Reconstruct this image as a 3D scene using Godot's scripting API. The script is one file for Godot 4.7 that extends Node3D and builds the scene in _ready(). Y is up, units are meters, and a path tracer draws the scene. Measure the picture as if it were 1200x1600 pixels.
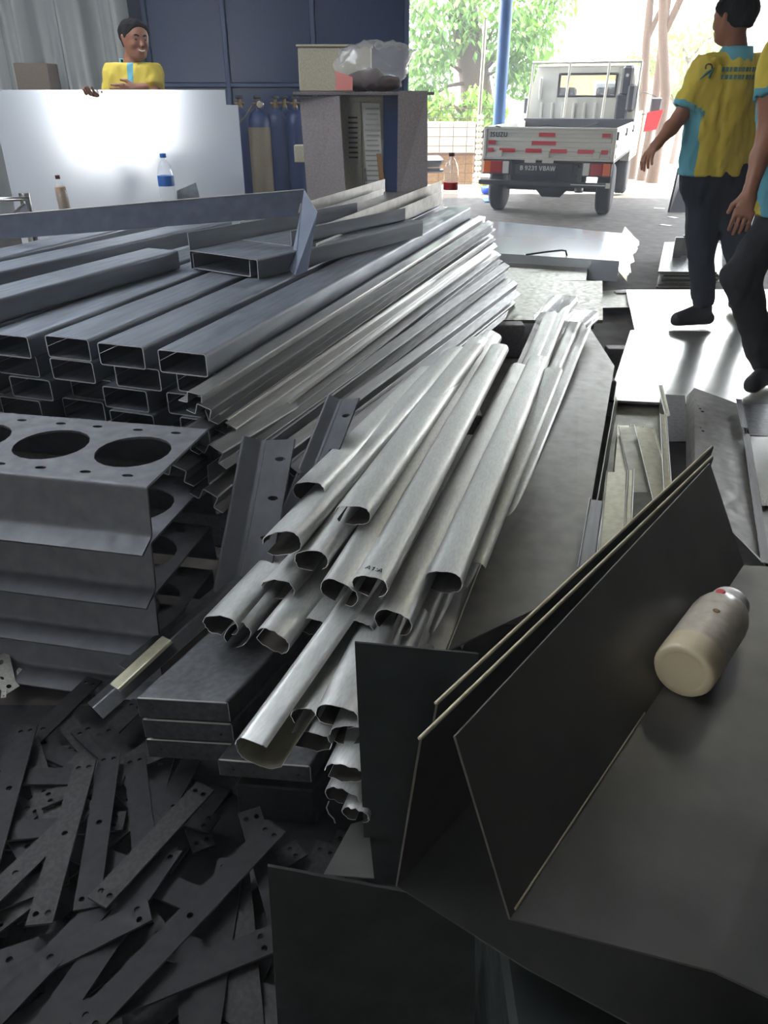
extends Node3D
# A steel workshop seen from about 1.4 m above its floor: profiles, folded sheets, rolled offcuts, three workers and a parked truck.

var used_names := {}
var mats := {}
var rng := RandomNumberGenerator.new()

# ---------------------------------------------------------------- geometry
class Geo:
	var v := PackedVector3Array()
	var g := PackedInt32Array()
	var uv := PackedVector2Array()
	var sm := -1
	var tf := Transform3D()
	func tri(a: Vector3, b: Vector3, c: Vector3) -> void:
		v.append(tf * a); v.append(tf * b); v.append(tf * c)
		g.append(sm)
	func quad(a: Vector3, b: Vector3, c: Vector3, d: Vector3) -> void:
		tri(a, b, c)
		tri(a, c, d)
	func uvquad(a: Vector3, b: Vector3, c: Vector3, d: Vector3) -> void:
		quad(a, b, c, d)
		for p in [Vector2(0, 0), Vector2(1, 0), Vector2(1, 1), Vector2(0, 0), Vector2(1, 1), Vector2(0, 1)]:
			uv.append(p)
	func hexa(p: Array) -> void:   # eight corners: 0..3 bottom ring, 4..7 top ring (counter-clockwise from above)
		quad(p[0], p[1], p[2], p[3])
		quad(p[7], p[6], p[5], p[4])
		for i in 4:
			var j: int = (i + 1) % 4
			quad(p[i], p[i + 4], p[j + 4], p[j])
	func box(c: Vector3, s: Vector3, bev := 0.0) -> void:
		var h := s * 0.5
		if bev <= 0.0:
			hexa([c + Vector3(-h.x, -h.y, h.z), c + Vector3(h.x, -h.y, h.z), c + Vector3(h.x, -h.y, -h.z), c + Vector3(-h.x, -h.y, -h.z),
				c + Vector3(-h.x, h.y, h.z), c + Vector3(h.x, h.y, h.z), c + Vector3(h.x, h.y, -h.z), c + Vector3(-h.x, h.y, -h.z)])
			return
		var b: float = minf(bev, minf(h.x, minf(h.y, h.z)) * 0.9)
		var ring := func(hx: float, hz: float, k: float, y: float) -> Array:
			var r := []
			for q in [Vector2(-hx + k, hz), Vector2(hx - k, hz), Vector2(hx, hz - k), Vector2(hx, -hz + k), Vector2(hx - k, -hz), Vector2(-hx + k, -hz), Vector2(-hx, -hz + k), Vector2(-hx, hz - k)]:
				r.append(c + Vector3(q.x, y, q.y))
			return r
		var rs := [ring.call(h.x - b, h.z - b, b * 0.6, -h.y), ring.call(h.x, h.z, b, -h.y + b), ring.call(h.x, h.z, b, h.y - b), ring.call(h.x - b, h.z - b, b * 0.6, h.y)]
		loft(rs, true, true)
	func loft(rs: Array, closed := true, caps := false) -> void:   # rings that run counter-clockwise seen from the end of the loft
		for k in rs.size() - 1:
			var a: Array = rs[k]
			var b: Array = rs[k + 1]
			var n: int = a.size()
			for i in (n if closed else n - 1):
				var j: int = (i + 1) % n
				quad(a[i], b[i], b[j], a[j])
		if caps:
			var keep := sm
			sm = -1
			fan(rs[0], true)
			fan(rs[rs.size() - 1], false)
			sm = keep
	func fan(r: Array, flip: bool) -> void:
		for i in range(1, r.size() - 1):
			if flip:
				tri(r[0], r[i], r[i + 1])
			else:
				tri(r[0], r[i + 1], r[i])
	func lathe(p: Array, seg := 20, center := Vector3.ZERO, smooth := true) -> void:   # p: [radius, height] from the bottom up
		var rs := []
		for q in p:
			var r := []
			for i in seg:
				var a: float = TAU * i / seg
				r.append(center + Vector3(cos(a) * q[0], q[1], -sin(a) * q[0]))
			rs.append(r)
		sm = 1 if smooth else -1
		loft(rs, true, true)
		sm = -1
	func tube(pts: Array, rad, seg := 8) -> void:
		var rs := []
		var up := Vector3.UP
		for k in pts.size():
			var dir: Vector3 = (pts[mini(k + 1, pts.size() - 1)] - pts[maxi(k - 1, 0)]).normalized()
			if absf(dir.dot(up)) > 0.95:
				up = Vector3.RIGHT if absf(dir.x) < 0.8 else Vector3.BACK
			var x := dir.cross(up).normalized()
			var y := x.cross(dir).normalized()
			up = y
			var r: float = rad if rad is float else rad[k]
			var ring := []
			for i in seg:
				var a: float = TAU * i / seg
				ring.append(pts[k] + x * cos(a) * r + y * sin(a) * r)
			rs.append(ring)
		sm = 1
		loft(rs, true, true)
		sm = -1
	func slab(p: Array, t: float) -> void:   # flat convex outline, thickness t downwards along its normal
		var n := Vector3.ZERO
		for i in range(1, p.size() - 1):
			n += (p[i] - p[0]).cross(p[i + 1] - p[0])
		n = n.normalized()
		var lo := []
		for q in p:
			lo.append(q - n * t)
		loft([lo, p], true, true)
	func holed(x0: float, z0: float, x1: float, z1: float, y: float, t: float, cells: Array) -> void:
		# a plate in the xz plane cut in cells; a cell is [x0, z0, x1, z1] or with [cx, cz, rx, rz] of an oval hole
		for c in cells:
			if c.size() == 4:
				quad(Vector3(c[0], y, c[1]), Vector3(c[2], y, c[1]), Vector3(c[2], y, c[3]), Vector3(c[0], y, c[3]))
				quad(Vector3(c[0], y - t, c[3]), Vector3(c[2], y - t, c[3]), Vector3(c[2], y - t, c[1]), Vector3(c[0], y - t, c[1]))
				continue
			var o := Vector2(c[4], c[5])
			var dirs := []
			for i in 20:
				dirs.append(Vector2.from_angle(TAU * i / 20.0))
			for q in [Vector2(c[0], c[1]), Vector2(c[2], c[1]), Vector2(c[2], c[3]), Vector2(c[0], c[3])]:
				dirs.append((q - o).normalized())
			dirs.sort_custom(func(a: Vector2, b: Vector2) -> bool: return a.angle() < b.angle())
			var inner := []
			var outer := []
			for dd in dirs:
				var e := Vector2(dd.x / c[6], dd.y / c[7])
				inner.append(o + dd / e.length())
				var kx: float = INF if absf(dd.x) < 1e-6 else ((c[2] if dd.x > 0 else c[0]) - o.x) / dd.x
				var kz: float = INF if absf(dd.y) < 1e-6 else ((c[3] if dd.y > 0 else c[1]) - o.y) / dd.y
				outer.append(o + dd * minf(kx, kz))
			for i in dirs.size():
				var j: int = (i + 1) % dirs.size()
				var a: Vector2 = inner[i]
				var b: Vector2 = inner[j]
				var p: Vector2 = outer[i]
				var q: Vector2 = outer[j]
				quad(Vector3(a.x, y, a.y), Vector3(p.x, y, p.y), Vector3(q.x, y, q.y), Vector3(b.x, y, b.y))
				quad(Vector3(b.x, y - t, b.y), Vector3(q.x, y - t, q.y), Vector3(p.x, y - t, p.y), Vector3(a.x, y - t, a.y))
				quad(Vector3(a.x, y, a.y), Vector3(b.x, y, b.y), Vector3(b.x, y - t, b.y), Vector3(a.x, y - t, a.y))
		var A := Vector3(x0, y, z0)
		var B := Vector3(x1, y, z0)
		var C := Vector3(x1, y, z1)
		var D := Vector3(x0, y, z1)
		var dn := Vector3(0, -t, 0)
		quad(A, A + dn, B + dn, B)
		quad(B, B + dn, C + dn, C)
		quad(C, C + dn, D + dn, D)
		quad(D, D + dn, A + dn, A)
	func add_to(m: ArrayMesh, mat: Material) -> void:
		if v.is_empty():
			return
		var st := SurfaceTool.new()
		st.begin(Mesh.PRIMITIVE_TRIANGLES)
		var has_uv := uv.size() == v.size()
		for i in v.size():
			st.set_smooth_group(g[i / 3])
			if has_uv:
				st.set_uv(uv[i])
			st.add_vertex(v[i])
		st.generate_normals()
		st.set_material(mat)
		st.commit(m)

func geo() -> Geo:
	return Geo.new()

func numbered(called: String) -> String:
	var n: int = used_names.get(called, 0)
	used_names[called] = n + 1
	return called if n == 0 else "%s_%03d" % [called, n]

func tag(o: Node3D, label: String, category: String, group := "", kind := "") -> Node3D:
	if label: o.set_meta("label", label)
	if category: o.set_meta("category", category)
	if group: o.set_meta("group", group)
	if kind: o.set_meta("kind", kind)
	return o

func thing(called: String, label: String, category: String, at := Vector3.ZERO, group := "") -> Node3D:
	var o := Node3D.new()
	o.name = numbered(called)
	add_child(o)
	o.position = at
	return tag(o, label, category, group)

func part(parent: Node, called: String, ge, mat: Material, ge2 = null, mat2: Material = null) -> MeshInstance3D:
	var o := MeshInstance3D.new()
	o.name = called
	if ge is Geo:
		var m := ArrayMesh.new()
		ge.add_to(m, mat)
		if ge2 != null:
			ge2.add_to(m, mat2)
		o.mesh = m
	else:
		o.mesh = ge
		if mat: o.material_override = mat
	parent.add_child(o, true)
	return o

func solo(called: String, label: String, category: String, ge, mat: Material, group := "", ge2 = null, mat2: Material = null) -> MeshInstance3D:
	var o := part(self, numbered(called), ge, mat, ge2, mat2)
	tag(o, label, category, group)
	return o

func structure(called: String, ge: Geo, mat: Material) -> MeshInstance3D:
	var o := part(self, called, ge, mat)
	o.set_meta("kind", "structure")
	return o

# transform whose -z runs from a to b, y kept upwards, then rolled
func aim(a: Vector3, b: Vector3, roll := 0.0) -> Transform3D:
	var z := (a - b).normalized()
	var x := Vector3.UP.cross(z).normalized()
	var y := z.cross(x)
	var bs := Basis(x, y, z)
	if roll != 0.0:
		bs = bs * Basis(Vector3(0, 0, 1), roll)
	return Transform3D(bs, a)

func fillet(p: Array, r: float, n := 3, closed := false) -> Array:
	var out := []
	var m: int = p.size()
	for i in m:
		if not closed and (i == 0 or i == m - 1):
			out.append(p[i])
			continue
		var a: Vector2 = p[(i + m - 1) % m]
		var b: Vector2 = p[i]
		var c: Vector2 = p[(i + 1) % m]
		var k: float = minf(r, minf(a.distance_to(b), b.distance_to(c)) * 0.45)
		var s := b + (a - b).normalized() * k
		var e := b + (c - b).normalized() * k
		for j in n + 1:
			var t: float = float(j) / n
			out.append(s.lerp(b, t).lerp(b.lerp(e, t), t))
	return out

# bent sheet: a 2D centre line given thickness and run along -z; returns [sides, cut ends]
func profile(path: Array, t: float, length: float, smooth := false, ragged := 0.0, rags := 1, split := false) -> Array:   # third item: the left-hand (inner) face alone
	var side := geo()
	var inner := geo()
	var cut := geo()
	var n: int = path.size()
	var L := []
	var R := []
	for i in n:
		var p: Vector2 = path[i]
		var d0: Vector2 = (p - path[i - 1]).normalized() if i > 0 else Vector2.ZERO
		var d1: Vector2 = (path[i + 1] - p).normalized() if i < n - 1 else Vector2.ZERO
		var dd := (d0 + d1).normalized()
		var nn := Vector2(-dd.y, dd.x)
		var half: float = t * 0.5
		if i > 0 and i < n - 1:
			half /= maxf(0.4, nn.dot(Vector2(-d1.y, d1.x)))
		L.append(p + nn * half)
		R.append(p - nn * half)
	var za := []
	var zb := []
	for i in n:
		za.append(rng.randf_range(-ragged, ragged) * (1.0 if i % rags == 0 else 0.4))
		zb.append(-length + rng.randf_range(-ragged, ragged))
	for i in n - 1:
		var la := Vector3(L[i].x, L[i].y, za[i])
		var lb := Vector3(L[i].x, L[i].y, zb[i])
		var ra := Vector3(R[i].x, R[i].y, za[i])
		var rb := Vector3(R[i].x, R[i].y, zb[i])
		var la2 := Vector3(L[i + 1].x, L[i + 1].y, za[i + 1])
		var lb2 := Vector3(L[i + 1].x, L[i + 1].y, zb[i + 1])
		var ra2 := Vector3(R[i + 1].x, R[i + 1].y, za[i + 1])
		var rb2 := Vector3(R[i + 1].x, R[i + 1].y, zb[i + 1])
		inner.sm = 1 if smooth else -1
		inner.quad(la2, lb2, lb, la)
		side.sm = 2 if smooth else -1
		side.quad(ra, rb, rb2, ra2)
		cut.quad(la, ra, ra2, la2)
		cut.quad(lb2, rb2, rb, lb)
		if i == 0:
			cut.quad(lb, rb, ra, la)
		if i == n - 2:
			cut.quad(la2, ra2, rb2, lb2)
	if split:
		return [side, cut, inner]
	side.v.append_array(inner.v)
	side.g.append_array(inner.g)
	return [side, cut]

# folded sheet: rows of points run along the folds; each row is one fold or edge; thickness below
func folded(rows: Array, t: float) -> Array:
	var side := geo()
	var cut := geo()
	var n: int = rows.size()
	var m: int = rows[0].size()
	var low := []
	for i in n:
		var r := []
		for j in m:
			var nn := Vector3.ZERO
			for k in [[i - 1, i], [i, i + 1]]:
				if k[0] >= 0 and k[1] < n:
					var along: Vector3 = rows[i][mini(j + 1, m - 1)] - rows[i][maxi(j - 1, 0)]
					nn += along.cross(rows[k[1]][j] - rows[k[0]][j]).normalized()
			r.append(rows[i][j] - nn.normalized() * t)
		low.append(r)
	for i in n - 1:
		for j in m - 1:
			side.quad(rows[i][j], rows[i + 1][j], rows[i + 1][j + 1], rows[i][j + 1])
			side.quad(low[i][j + 1], low[i + 1][j + 1], low[i + 1][j], low[i][j])
		cut.quad(rows[i][0], low[i][0], low[i + 1][0], rows[i + 1][0])
		cut.quad(rows[i + 1][m - 1], low[i + 1][m - 1], low[i][m - 1], rows[i][m - 1])
	for j in m - 1:
		cut.quad(rows[0][j + 1], low[0][j + 1], low[0][j], rows[0][j])
		cut.quad(rows[n - 1][j], low[n - 1][j], low[n - 1][j + 1], rows[n - 1][j + 1])
	return [side, cut]

# ---------------------------------------------------------------- materials
func noise_tex(freq: float, lo: Color, hi: Color, octaves := 4, seed_ := 1, type := FastNoiseLite.TYPE_SIMPLEX_SMOOTH, size := 512, mid = null) -> NoiseTexture2D:
	var f := FastNoiseLite.new()
	f.noise_type = type
	f.frequency = freq
	f.fractal_octaves = octaves
	f.seed = seed_
	var t := NoiseTexture2D.new()
	t.width = size
	t.height = size
	t.seamless = true
	t.noise = f
	var gr := Gradient.new()
	gr.set_color(0, lo)
	gr.set_color(1, hi)
	if mid != null:
		gr.add_point(0.5, mid)
	t.color_ramp = gr
	return t

func bump_tex(freq: float, strength: float, octaves := 3, seed_ := 5) -> NoiseTexture2D:
	var f := FastNoiseLite.new()
	f.frequency = freq
	f.fractal_octaves = octaves
	f.seed = seed_
	var t := NoiseTexture2D.new()
	t.width = 512
	t.height = 512
	t.seamless = true
	t.noise = f
	t.as_normal_map = true
	t.bump_strength = strength
	return t

func mat(key: String, color: Color, rough := 0.6, metal := 0.0, tex: Texture2D = null, scale := Vector3.ONE, rtex: Texture2D = null, world := false) -> StandardMaterial3D:
	if mats.has(key):
		return mats[key]
	var m := StandardMaterial3D.new()
	m.resource_name = key
	m.albedo_color = color
	m.roughness = rough
	m.metallic = metal
	if tex or rtex:
		m.uv1_triplanar = true
		m.uv1_world_triplanar = world
		m.uv1_scale = scale
		m.albedo_texture = tex
		if rtex:
			m.roughness_texture = rtex
			m.roughness = 1.0
	mats[key] = m
	return m

func bump(m: StandardMaterial3D, t: Texture2D, k := 1.0) -> StandardMaterial3D:
	m.normal_enabled = true
	m.normal_texture = t
	m.normal_scale = k
	return m

func dull(m: StandardMaterial3D, spec: float) -> StandardMaterial3D:
	m.metallic_specular = spec
	return m

# ---------------------------------------------------------------- scene
func _ready() -> void:
	rng.seed = 20240611
	# camera: held at chest height, tipped down
	var cam := Camera3D.new()
	cam.name = "camera"
	cam.fov = 67.38
	cam.near = 0.05
	cam.far = 300.0
	add_child(cam)
	cam.position = Vector3(0, 1.4, 0)
	cam.rotation = Vector3(-0.49907, 0, 0)
	cam.current = true
	# sky
	var sm := ProceduralSkyMaterial.new()
	sm.sky_top_color = Color(0.93, 0.96, 1.0)
	sm.sky_horizon_color = Color(1.0, 1.0, 0.98)
	sm.ground_bottom_color = Color(0.5, 0.5, 0.48)
	sm.ground_horizon_color = Color(0.8, 0.8, 0.78)
	sm.sky_energy_multiplier = 2.7
	sm.ground_energy_multiplier = 2.0
	sm.sun_angle_max = 1.0
	var sky := Sky.new()
	sky.sky_material = sm
	var env := Environment.new()
	env.background_mode = Environment.BG_SKY
	env.sky = sky
	env.ambient_light_source = Environment.AMBIENT_SOURCE_SKY
	env.tonemap_mode = Environment.TONE_MAPPER_LINEAR
	env.tonemap_exposure = 2.05
	env.fog_enabled = true
	env.fog_density = 0.011
	env.fog_light_color = Color(0.95, 0.97, 1.0)
	env.sdfgi_enabled = true
	env.ssao_enabled = true
	env.ssil_enabled = true
	var we := WorldEnvironment.new()
	we.name = "world"
	we.environment = env
	add_child(we)
	# sun, high from the right
	var sun := DirectionalLight3D.new()
	sun.name = "sun"
	sun.light_energy = 4.0
	sun.light_color = Color(1.0, 0.96, 0.88)
	sun.light_angular_distance = 0.6
	sun.shadow_enabled = true
	add_child(sun)
	sun.look_at_from_position(Vector3(5.5, 14, -1.0), Vector3.ZERO, Vector3.FORWARD)
	make_materials()
	shell()
	channel_pile()
	bracket_stack()
	profile_bundle()
	upright_angles()
	tray_boxes()
	rolled_offcuts()
	folded_trays()
	floor_sheets()
	right_offcuts()
	flat_bars()
	back_of_pile()
	machine_corner()
	bottles()
	gas_cylinders()
	truck()
	outdoors()
	people()

var T := {}
func make_materials() -> void:
	T.blotch = noise_tex(0.012, Color(0.84, 0.84, 0.85), Color(1, 1, 1), 5, 3)
	T.fine = noise_tex(0.05, Color(0.86, 0.86, 0.86), Color(1, 1, 1), 4, 9)
	T.scale = noise_tex(0.035, Color(0.72, 0.71, 0.71), Color(1, 1, 1), 6, 21)
	T.rough_mid = noise_tex(0.02, Color(0.30, 0.30, 0.30), Color(0.52, 0.52, 0.52), 4, 31)
	T.rough_low = noise_tex(0.015, Color(0.16, 0.16, 0.16), Color(0.36, 0.36, 0.36), 4, 33)
	T.rough_hi = noise_tex(0.02, Color(0.42, 0.42, 0.42), Color(0.70, 0.70, 0.70), 4, 35)
	T.ripple = bump_tex(0.006, 6.0, 2, 8)
	T.grain = bump_tex(0.06, 4.0, 3, 18)
	# hot rolled steel with its blue-grey scale
	mat("steel_channel", Color(0.50, 0.52, 0.55), 1.0, 0.62, T.blotch, Vector3(3, 3, 0.35), T.rough_mid)
	mat("steel_bracket", Color(0.38, 0.38, 0.39), 1.0, 0.5, T.blotch, Vector3(2.2, 2.2, 2.2), T.rough_hi)
	mat("steel_black", Color(0.34, 0.345, 0.35), 1.0, 0.55, T.scale, Vector3(2.5, 2.5, 2.5), T.rough_mid)
	mat("steel_tray", Color(0.44, 0.435, 0.42), 1.0, 0.7, T.blotch, Vector3(1.3, 1.3, 1.3), T.rough_mid)
	dull(mat("steel_bar", Color(0.17, 0.165, 0.165), 1.0, 0.15, T.blotch, Vector3(5, 5, 5), T.rough_hi), 0.28)
	dull(mat("steel_bar_worn", Color(0.24, 0.235, 0.23), 1.0, 0.15, T.scale, Vector3(4, 4, 4), T.rough_hi), 0.3)
	mat("steel_plate", Color(0.52, 0.51, 0.49), 1.0, 0.70, T.blotch, Vector3(1.4, 1.4, 1.4), T.rough_mid)
	mat("steel_brown", Color(0.52, 0.48, 0.48), 1.0, 0.30, T.scale, Vector3(3, 3, 3), T.rough_hi)
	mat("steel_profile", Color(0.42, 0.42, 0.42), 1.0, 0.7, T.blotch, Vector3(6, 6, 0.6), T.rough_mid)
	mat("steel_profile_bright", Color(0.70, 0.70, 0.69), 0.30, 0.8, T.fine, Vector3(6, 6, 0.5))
	mat("cut_edge", Color(0.80, 0.80, 0.80), 0.42, 0.55)
	mat("cut_edge_dull", Color(0.62, 0.61, 0.58), 0.5, 0.45)
	mat("steel_dark_plate", Color(0.22, 0.235, 0.23), 1.0, 0.5, T.blotch, Vector3(1.3, 1.3, 1.3), T.rough_hi)
	mat("steel_blue_plate", Color(0.36, 0.39, 0.45), 1.0, 0.35, T.blotch, Vector3(2, 2, 2), T.rough_hi)
	mat("steel_dull", Color(0.42, 0.41, 0.38), 1.0, 0.5, T.blotch, Vector3(2, 2, 2), T.rough_hi)
	mat("edge_tan", Color(0.78, 0.73, 0.62), 0.45, 0.15)
	mat("edge_dark", Color(0.36, 0.35, 0.32), 0.5, 0.45)
	# zinc coated sheet
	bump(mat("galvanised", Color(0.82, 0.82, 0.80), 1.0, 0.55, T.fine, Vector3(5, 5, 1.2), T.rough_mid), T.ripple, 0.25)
	mat("galvanised_inside_shade", Color(0.36, 0.33, 0.29), 1.0, 0.3, T.blotch, Vector3(5, 5, 2), T.rough_hi)  # brown-grey coat, darkened further so the mouths' shade is in the colour
	bump(mat("sheet_bright", Color(0.80, 0.80, 0.78), 0.24, 0.85, T.fine, Vector3(0.6, 0.6, 0.6)), T.ripple, 0.02)
	bump(mat("sheet_olive", Color(0.46, 0.45, 0.37), 1.0, 0.6, T.blotch, Vector3(2, 2, 2), T.rough_mid), T.ripple, 0.3)
	mat("strip_olive", Color(0.66, 0.64, 0.54), 1.0, 0.6, T.blotch, Vector3(4, 4, 4), T.rough_mid)
	bump(mat("sheet_white", Color(0.84, 0.86, 0.89), 0.14, 0.5), T.ripple, 0.0)
	mat("concrete", Color(0.38, 0.35, 0.32), 0.85, 0.0, noise_tex(0.02, Color(0.55, 0.53, 0.5), Color(1, 1, 1), 6, 41), Vector3(0.5, 0.5, 0.5), null, true)
	mat("ground_outside", Color(0.66, 0.64, 0.60), 0.9, 0.0, noise_tex(0.02, Color(0.7, 0.68, 0.65), Color(1, 1, 1), 6, 42), Vector3(0.3, 0.3, 0.3), null, true)
	mat("wall_paint", Color(0.48, 0.48, 0.46), 0.85)
	mat("roof_sheet", Color(0.40, 0.41, 0.42), 0.7, 0.0)
	bump(mat("blue_panel", Color(0.08, 0.19, 0.36), 0.27, 0.0, T.fine, Vector3(1, 1, 1)), T.ripple, 0.10).metallic_specular = 0.42
	mat("blue_frame", Color(0.16, 0.25, 0.40), 0.4)
	mat("blue_post", Color(0.28, 0.45, 0.66), 0.45)
	mat("beige", Color(0.70, 0.67, 0.58), 0.55, 0.0, T.fine, Vector3(2, 2, 2))
	mat("dark_slot", Color(0.10, 0.10, 0.10), 0.8)
	mat("paper", Color(0.80, 0.79, 0.76), 0.8)
	mat("timber", Color(0.62, 0.46, 0.28), 0.75, 0.0, noise_tex(0.03, Color(0.7, 0.65, 0.6), Color(1, 1, 1), 4, 51), Vector3(8, 8, 1))
	mat("cylinder_blue", Color(0.10, 0.19, 0.38), 0.5, 0.0, T.fine, Vector3(3, 3, 3))
	mat("cylinder_tan", Color(0.55, 0.50, 0.42), 0.65, 0.0, T.scale, Vector3(4, 4, 4))
	mat("brass", Color(0.45, 0.38, 0.26), 0.4, 0.8)
	mat("chrome", Color(0.8, 0.8, 0.8), 0.2, 1.0)
	mat("white_paint", Color(0.80, 0.79, 0.74), 0.5, 0.0, T.fine, Vector3(3, 3, 3))
	mat("truck_under", Color(0.16, 0.165, 0.17), 0.7)
	mat("rubber", Color(0.12, 0.12, 0.125), 0.85)
	mat("black_plastic", Color(0.14, 0.145, 0.16), 0.5)
	mat("reflector_red", Color(0.72, 0.10, 0.14), 0.35)
	mat("lamp_red", Color(0.60, 0.07, 0.07), 0.25)
	mat("lamp_amber", Color(0.80, 0.35, 0.06), 0.25)
	mat("lamp_clear", Color(0.75, 0.75, 0.72), 0.25)
	mat("plate_black", Color(0.10, 0.11, 0.13), 0.5)
	mat("plate_white", Color(0.75, 0.75, 0.72), 0.6)
	var gl := mat("truck_glass", Color(0.10, 0.12, 0.12, 0.35), 0.05)
	gl.transparency = BaseMaterial3D.TRANSPARENCY_ALPHA
	var pet := mat("bottle_clear", Color(0.93, 0.97, 1.0, 0.12), 0.06)
	pet.transparency = BaseMaterial3D.TRANSPARENCY_ALPHA
	var bag := mat("bag_plastic", Color(0.93, 0.93, 0.93, 0.16), 0.15)
	bag.transparency = BaseMaterial3D.TRANSPARENCY_ALPHA
	var wrap := mat("wrap_plastic", Color(0.95, 0.95, 0.97, 0.30), 0.1)
	wrap.transparency = BaseMaterial3D.TRANSPARENCY_ALPHA
	var water := mat("water", Color(0.95, 0.98, 1.0, 0.02), 0.0)
	water.refraction_enabled = true
	water.refraction_scale = 0.033
	mat("label_red", Color(0.62, 0.05, 0.10), 0.5)
	mat("label_blue", Color(0.15, 0.38, 0.66), 0.5)
	mat("cap_dark", Color(0.25, 0.08, 0.10), 0.5)
	mat("shirt_yellow", Color(0.78, 0.69, 0.26), 0.85)
	mat("shirt_teal", Color(0.36, 0.62, 0.68), 0.85)
	mat("jeans", Color(0.12, 0.14, 0.19), 0.9, 0.0, T.fine, Vector3(6, 6, 6))
	mat("trousers_black", Color(0.085, 0.09, 0.10), 0.9)
	mat("skin", Color(0.57, 0.38, 0.29), 0.55)
	dull(mat("hair", Color(0.06, 0.055, 0.055), 0.85), 0.25)
	mat("shoe", Color(0.07, 0.065, 0.065), 0.6)

func M(k: String) -> StandardMaterial3D:
	return mats[k]

func shell() -> void:
	var g := geo()
	g.box(Vector3(-0.1, -0.1, -2.4), Vector3(16.6, 0.2, 21.4))
	structure("floor", g, M("concrete"))
	g = geo()
	g.box(Vector3(0, -0.2, -20), Vector3(160, 0.16, 160))
	structure("ground", g, M("ground_outside"))
	# roof; the unseen edge beam at its yard side is added to cut sky light
	g = geo()
	# slots out of view for roof sheets added to give light from above
	g.box(Vector3(-6.3, 4.3, -2.3), Vector3(4.2, 0.2, 21.0))
	g.box(Vector3(0.25, 4.3, -2.3), Vector3(4.1, 0.2, 21.0))
	g.box(Vector3(5.65, 4.3, -2.3), Vector3(5.1, 0.2, 21.0))
	g.box(Vector3(2.7, 4.3, -9.6), Vector3(0.8, 0.2, 6.4))
	g.box(Vector3(2.7, 4.3, 1.75), Vector3(0.8, 0.2, 12.9))
	g.box(Vector3(-3.0, 4.3, -9.9), Vector3(2.4, 0.2, 5.8))
	g.box(Vector3(-3.0, 4.3, 3.9), Vector3(2.4, 0.2, 8.6))
	structure("ceiling", g, M("roof_sheet"))
	g = geo()
	g.box(Vector3(-3.0, 4.34, -3.7), Vector3(2.5, 0.01, 6.7))
	var rp := mat("roof_clear", Color(0.9, 0.92, 0.92, 0.35), 0.2)
	rp.transparency = BaseMaterial3D.TRANSPARENCY_ALPHA
	structure("window_1", g, rp)  # unseen clear roof sheets, added as soft fill from above
	g = geo()
	g.box(Vector3(2.7, 4.34, -5.55), Vector3(0.9, 0.01, 1.8))
	var mp := mat("roof_milky", Color(0.93, 0.93, 0.91), 0.5)
	mp.backlight_enabled = true
	mp.backlight = Color(1.0, 0.99, 0.95)
	structure("window_2", g, mp)  # unseen milky roof sheet, added to lighten the tray at the right
	g = geo()
	g.box(Vector3(4.1, 3.6, -12.7), Vector3(8.0, 1.3, 0.15))
	structure("added_trim_1", g, M("roof_sheet"))  # beam added out of view to hold back steep sky light
	# wall behind the camera, with a gate opening on the left
	g = geo()
	g.box(Vector3(-7.3, 2.1, 8.1), Vector3(2.0, 4.2, 0.2))
	g.box(Vector3(2.1, 2.1, 8.1), Vector3(12.0, 4.2, 0.2))
	g.box(Vector3(-5.1, 3.5, 8.1), Vector3(2.4, 1.4, 0.2))
	structure("wall_behind", g, M("wall_paint"))
	g = geo()
	g.box(Vector3(-8.3, 2.1, -0.8), Vector3(0.2, 4.2, 18.0))
	structure("wall_left", g, M("wall_paint"))
	g = geo()
	g.box(Vector3(8.1, 2.1, -0.9), Vector3(0.2, 4.2, 17.8))
	structure("wall_right", g, M("wall_paint"))
	# back wall: steel sheeting on a frame, ends where the yard opens
	g = geo()
	g.box(Vector3(-4.0, 2.1, -9.85), Vector3(8.55, 4.2, 0.1))
	var wb := structure("wall_back", g, M("blue_frame"))
	var xs := [-2.56, -1.72, -0.77, 0.245]
	for i in 3:
		for lev in [[0.05, 1.46], [1.50, 4.15]]:
			var p := geo()
			p.box(Vector3((xs[i] + xs[i + 1]) * 0.5, (lev[0] + lev[1]) * 0.5, -9.775), Vector3(xs[i + 1] - xs[i] - 0.05, lev[1] - lev[0], 0.05), 0.008)
			part(wb, "panel", p, M("blue_panel"))
	for x in xs:
		var p := geo()
		p.box(Vector3(x, 2.1, -9.75), Vector3(0.05, 4.15, 0.10), 0.006)
		part(wb, "upright", p, M("blue_frame"))
	var rail := geo()
	rail.box(Vector3(-1.157, 1.48, -9.75), Vector3(2.8, 0.04, 0.09), 0.006)
	part(wb, "rail", rail, M("blue_frame"))
	# plastic sheeting hung in folds, left of the blue panels
	g = geo()
	var cols := []
	var n := 150
	for k in 5:
		var row := []
		for i in n + 1:
			var u: float = float(i) / n
			var x: float = lerpf(-6.4, -2.62, u) + (0.10 * sin(u * 9.0) + 0.2 * (u - 0.5)) * (k - 2) * 0.12
			var zz: float = -9.3 + 0.14 * sin(u * 47.0 + 0.5 * sin(u * 13.0) + 0.1 * k) + 0.05 * sin(u * 121.0 + 1.7 + 0.3 * k) + 0.02 * sin(u * 260.0)
			row.append(Vector3(x, 4.18 - k * 1.03, zz))
		cols.append(row)
	g.sm = 1
	for k in 4:
		for i in n:
			g.quad(cols[k][i], cols[k][i + 1], cols[k + 1][i + 1], cols[k + 1][i])
	var cur := mat("curtain_plastic", Color(0.62, 0.63, 0.62), 0.20)
	solo("plastic_curtain", "grey plastic sheeting hanging in vertical folds behind the man in yellow", "curtain", g, cur)
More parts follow.
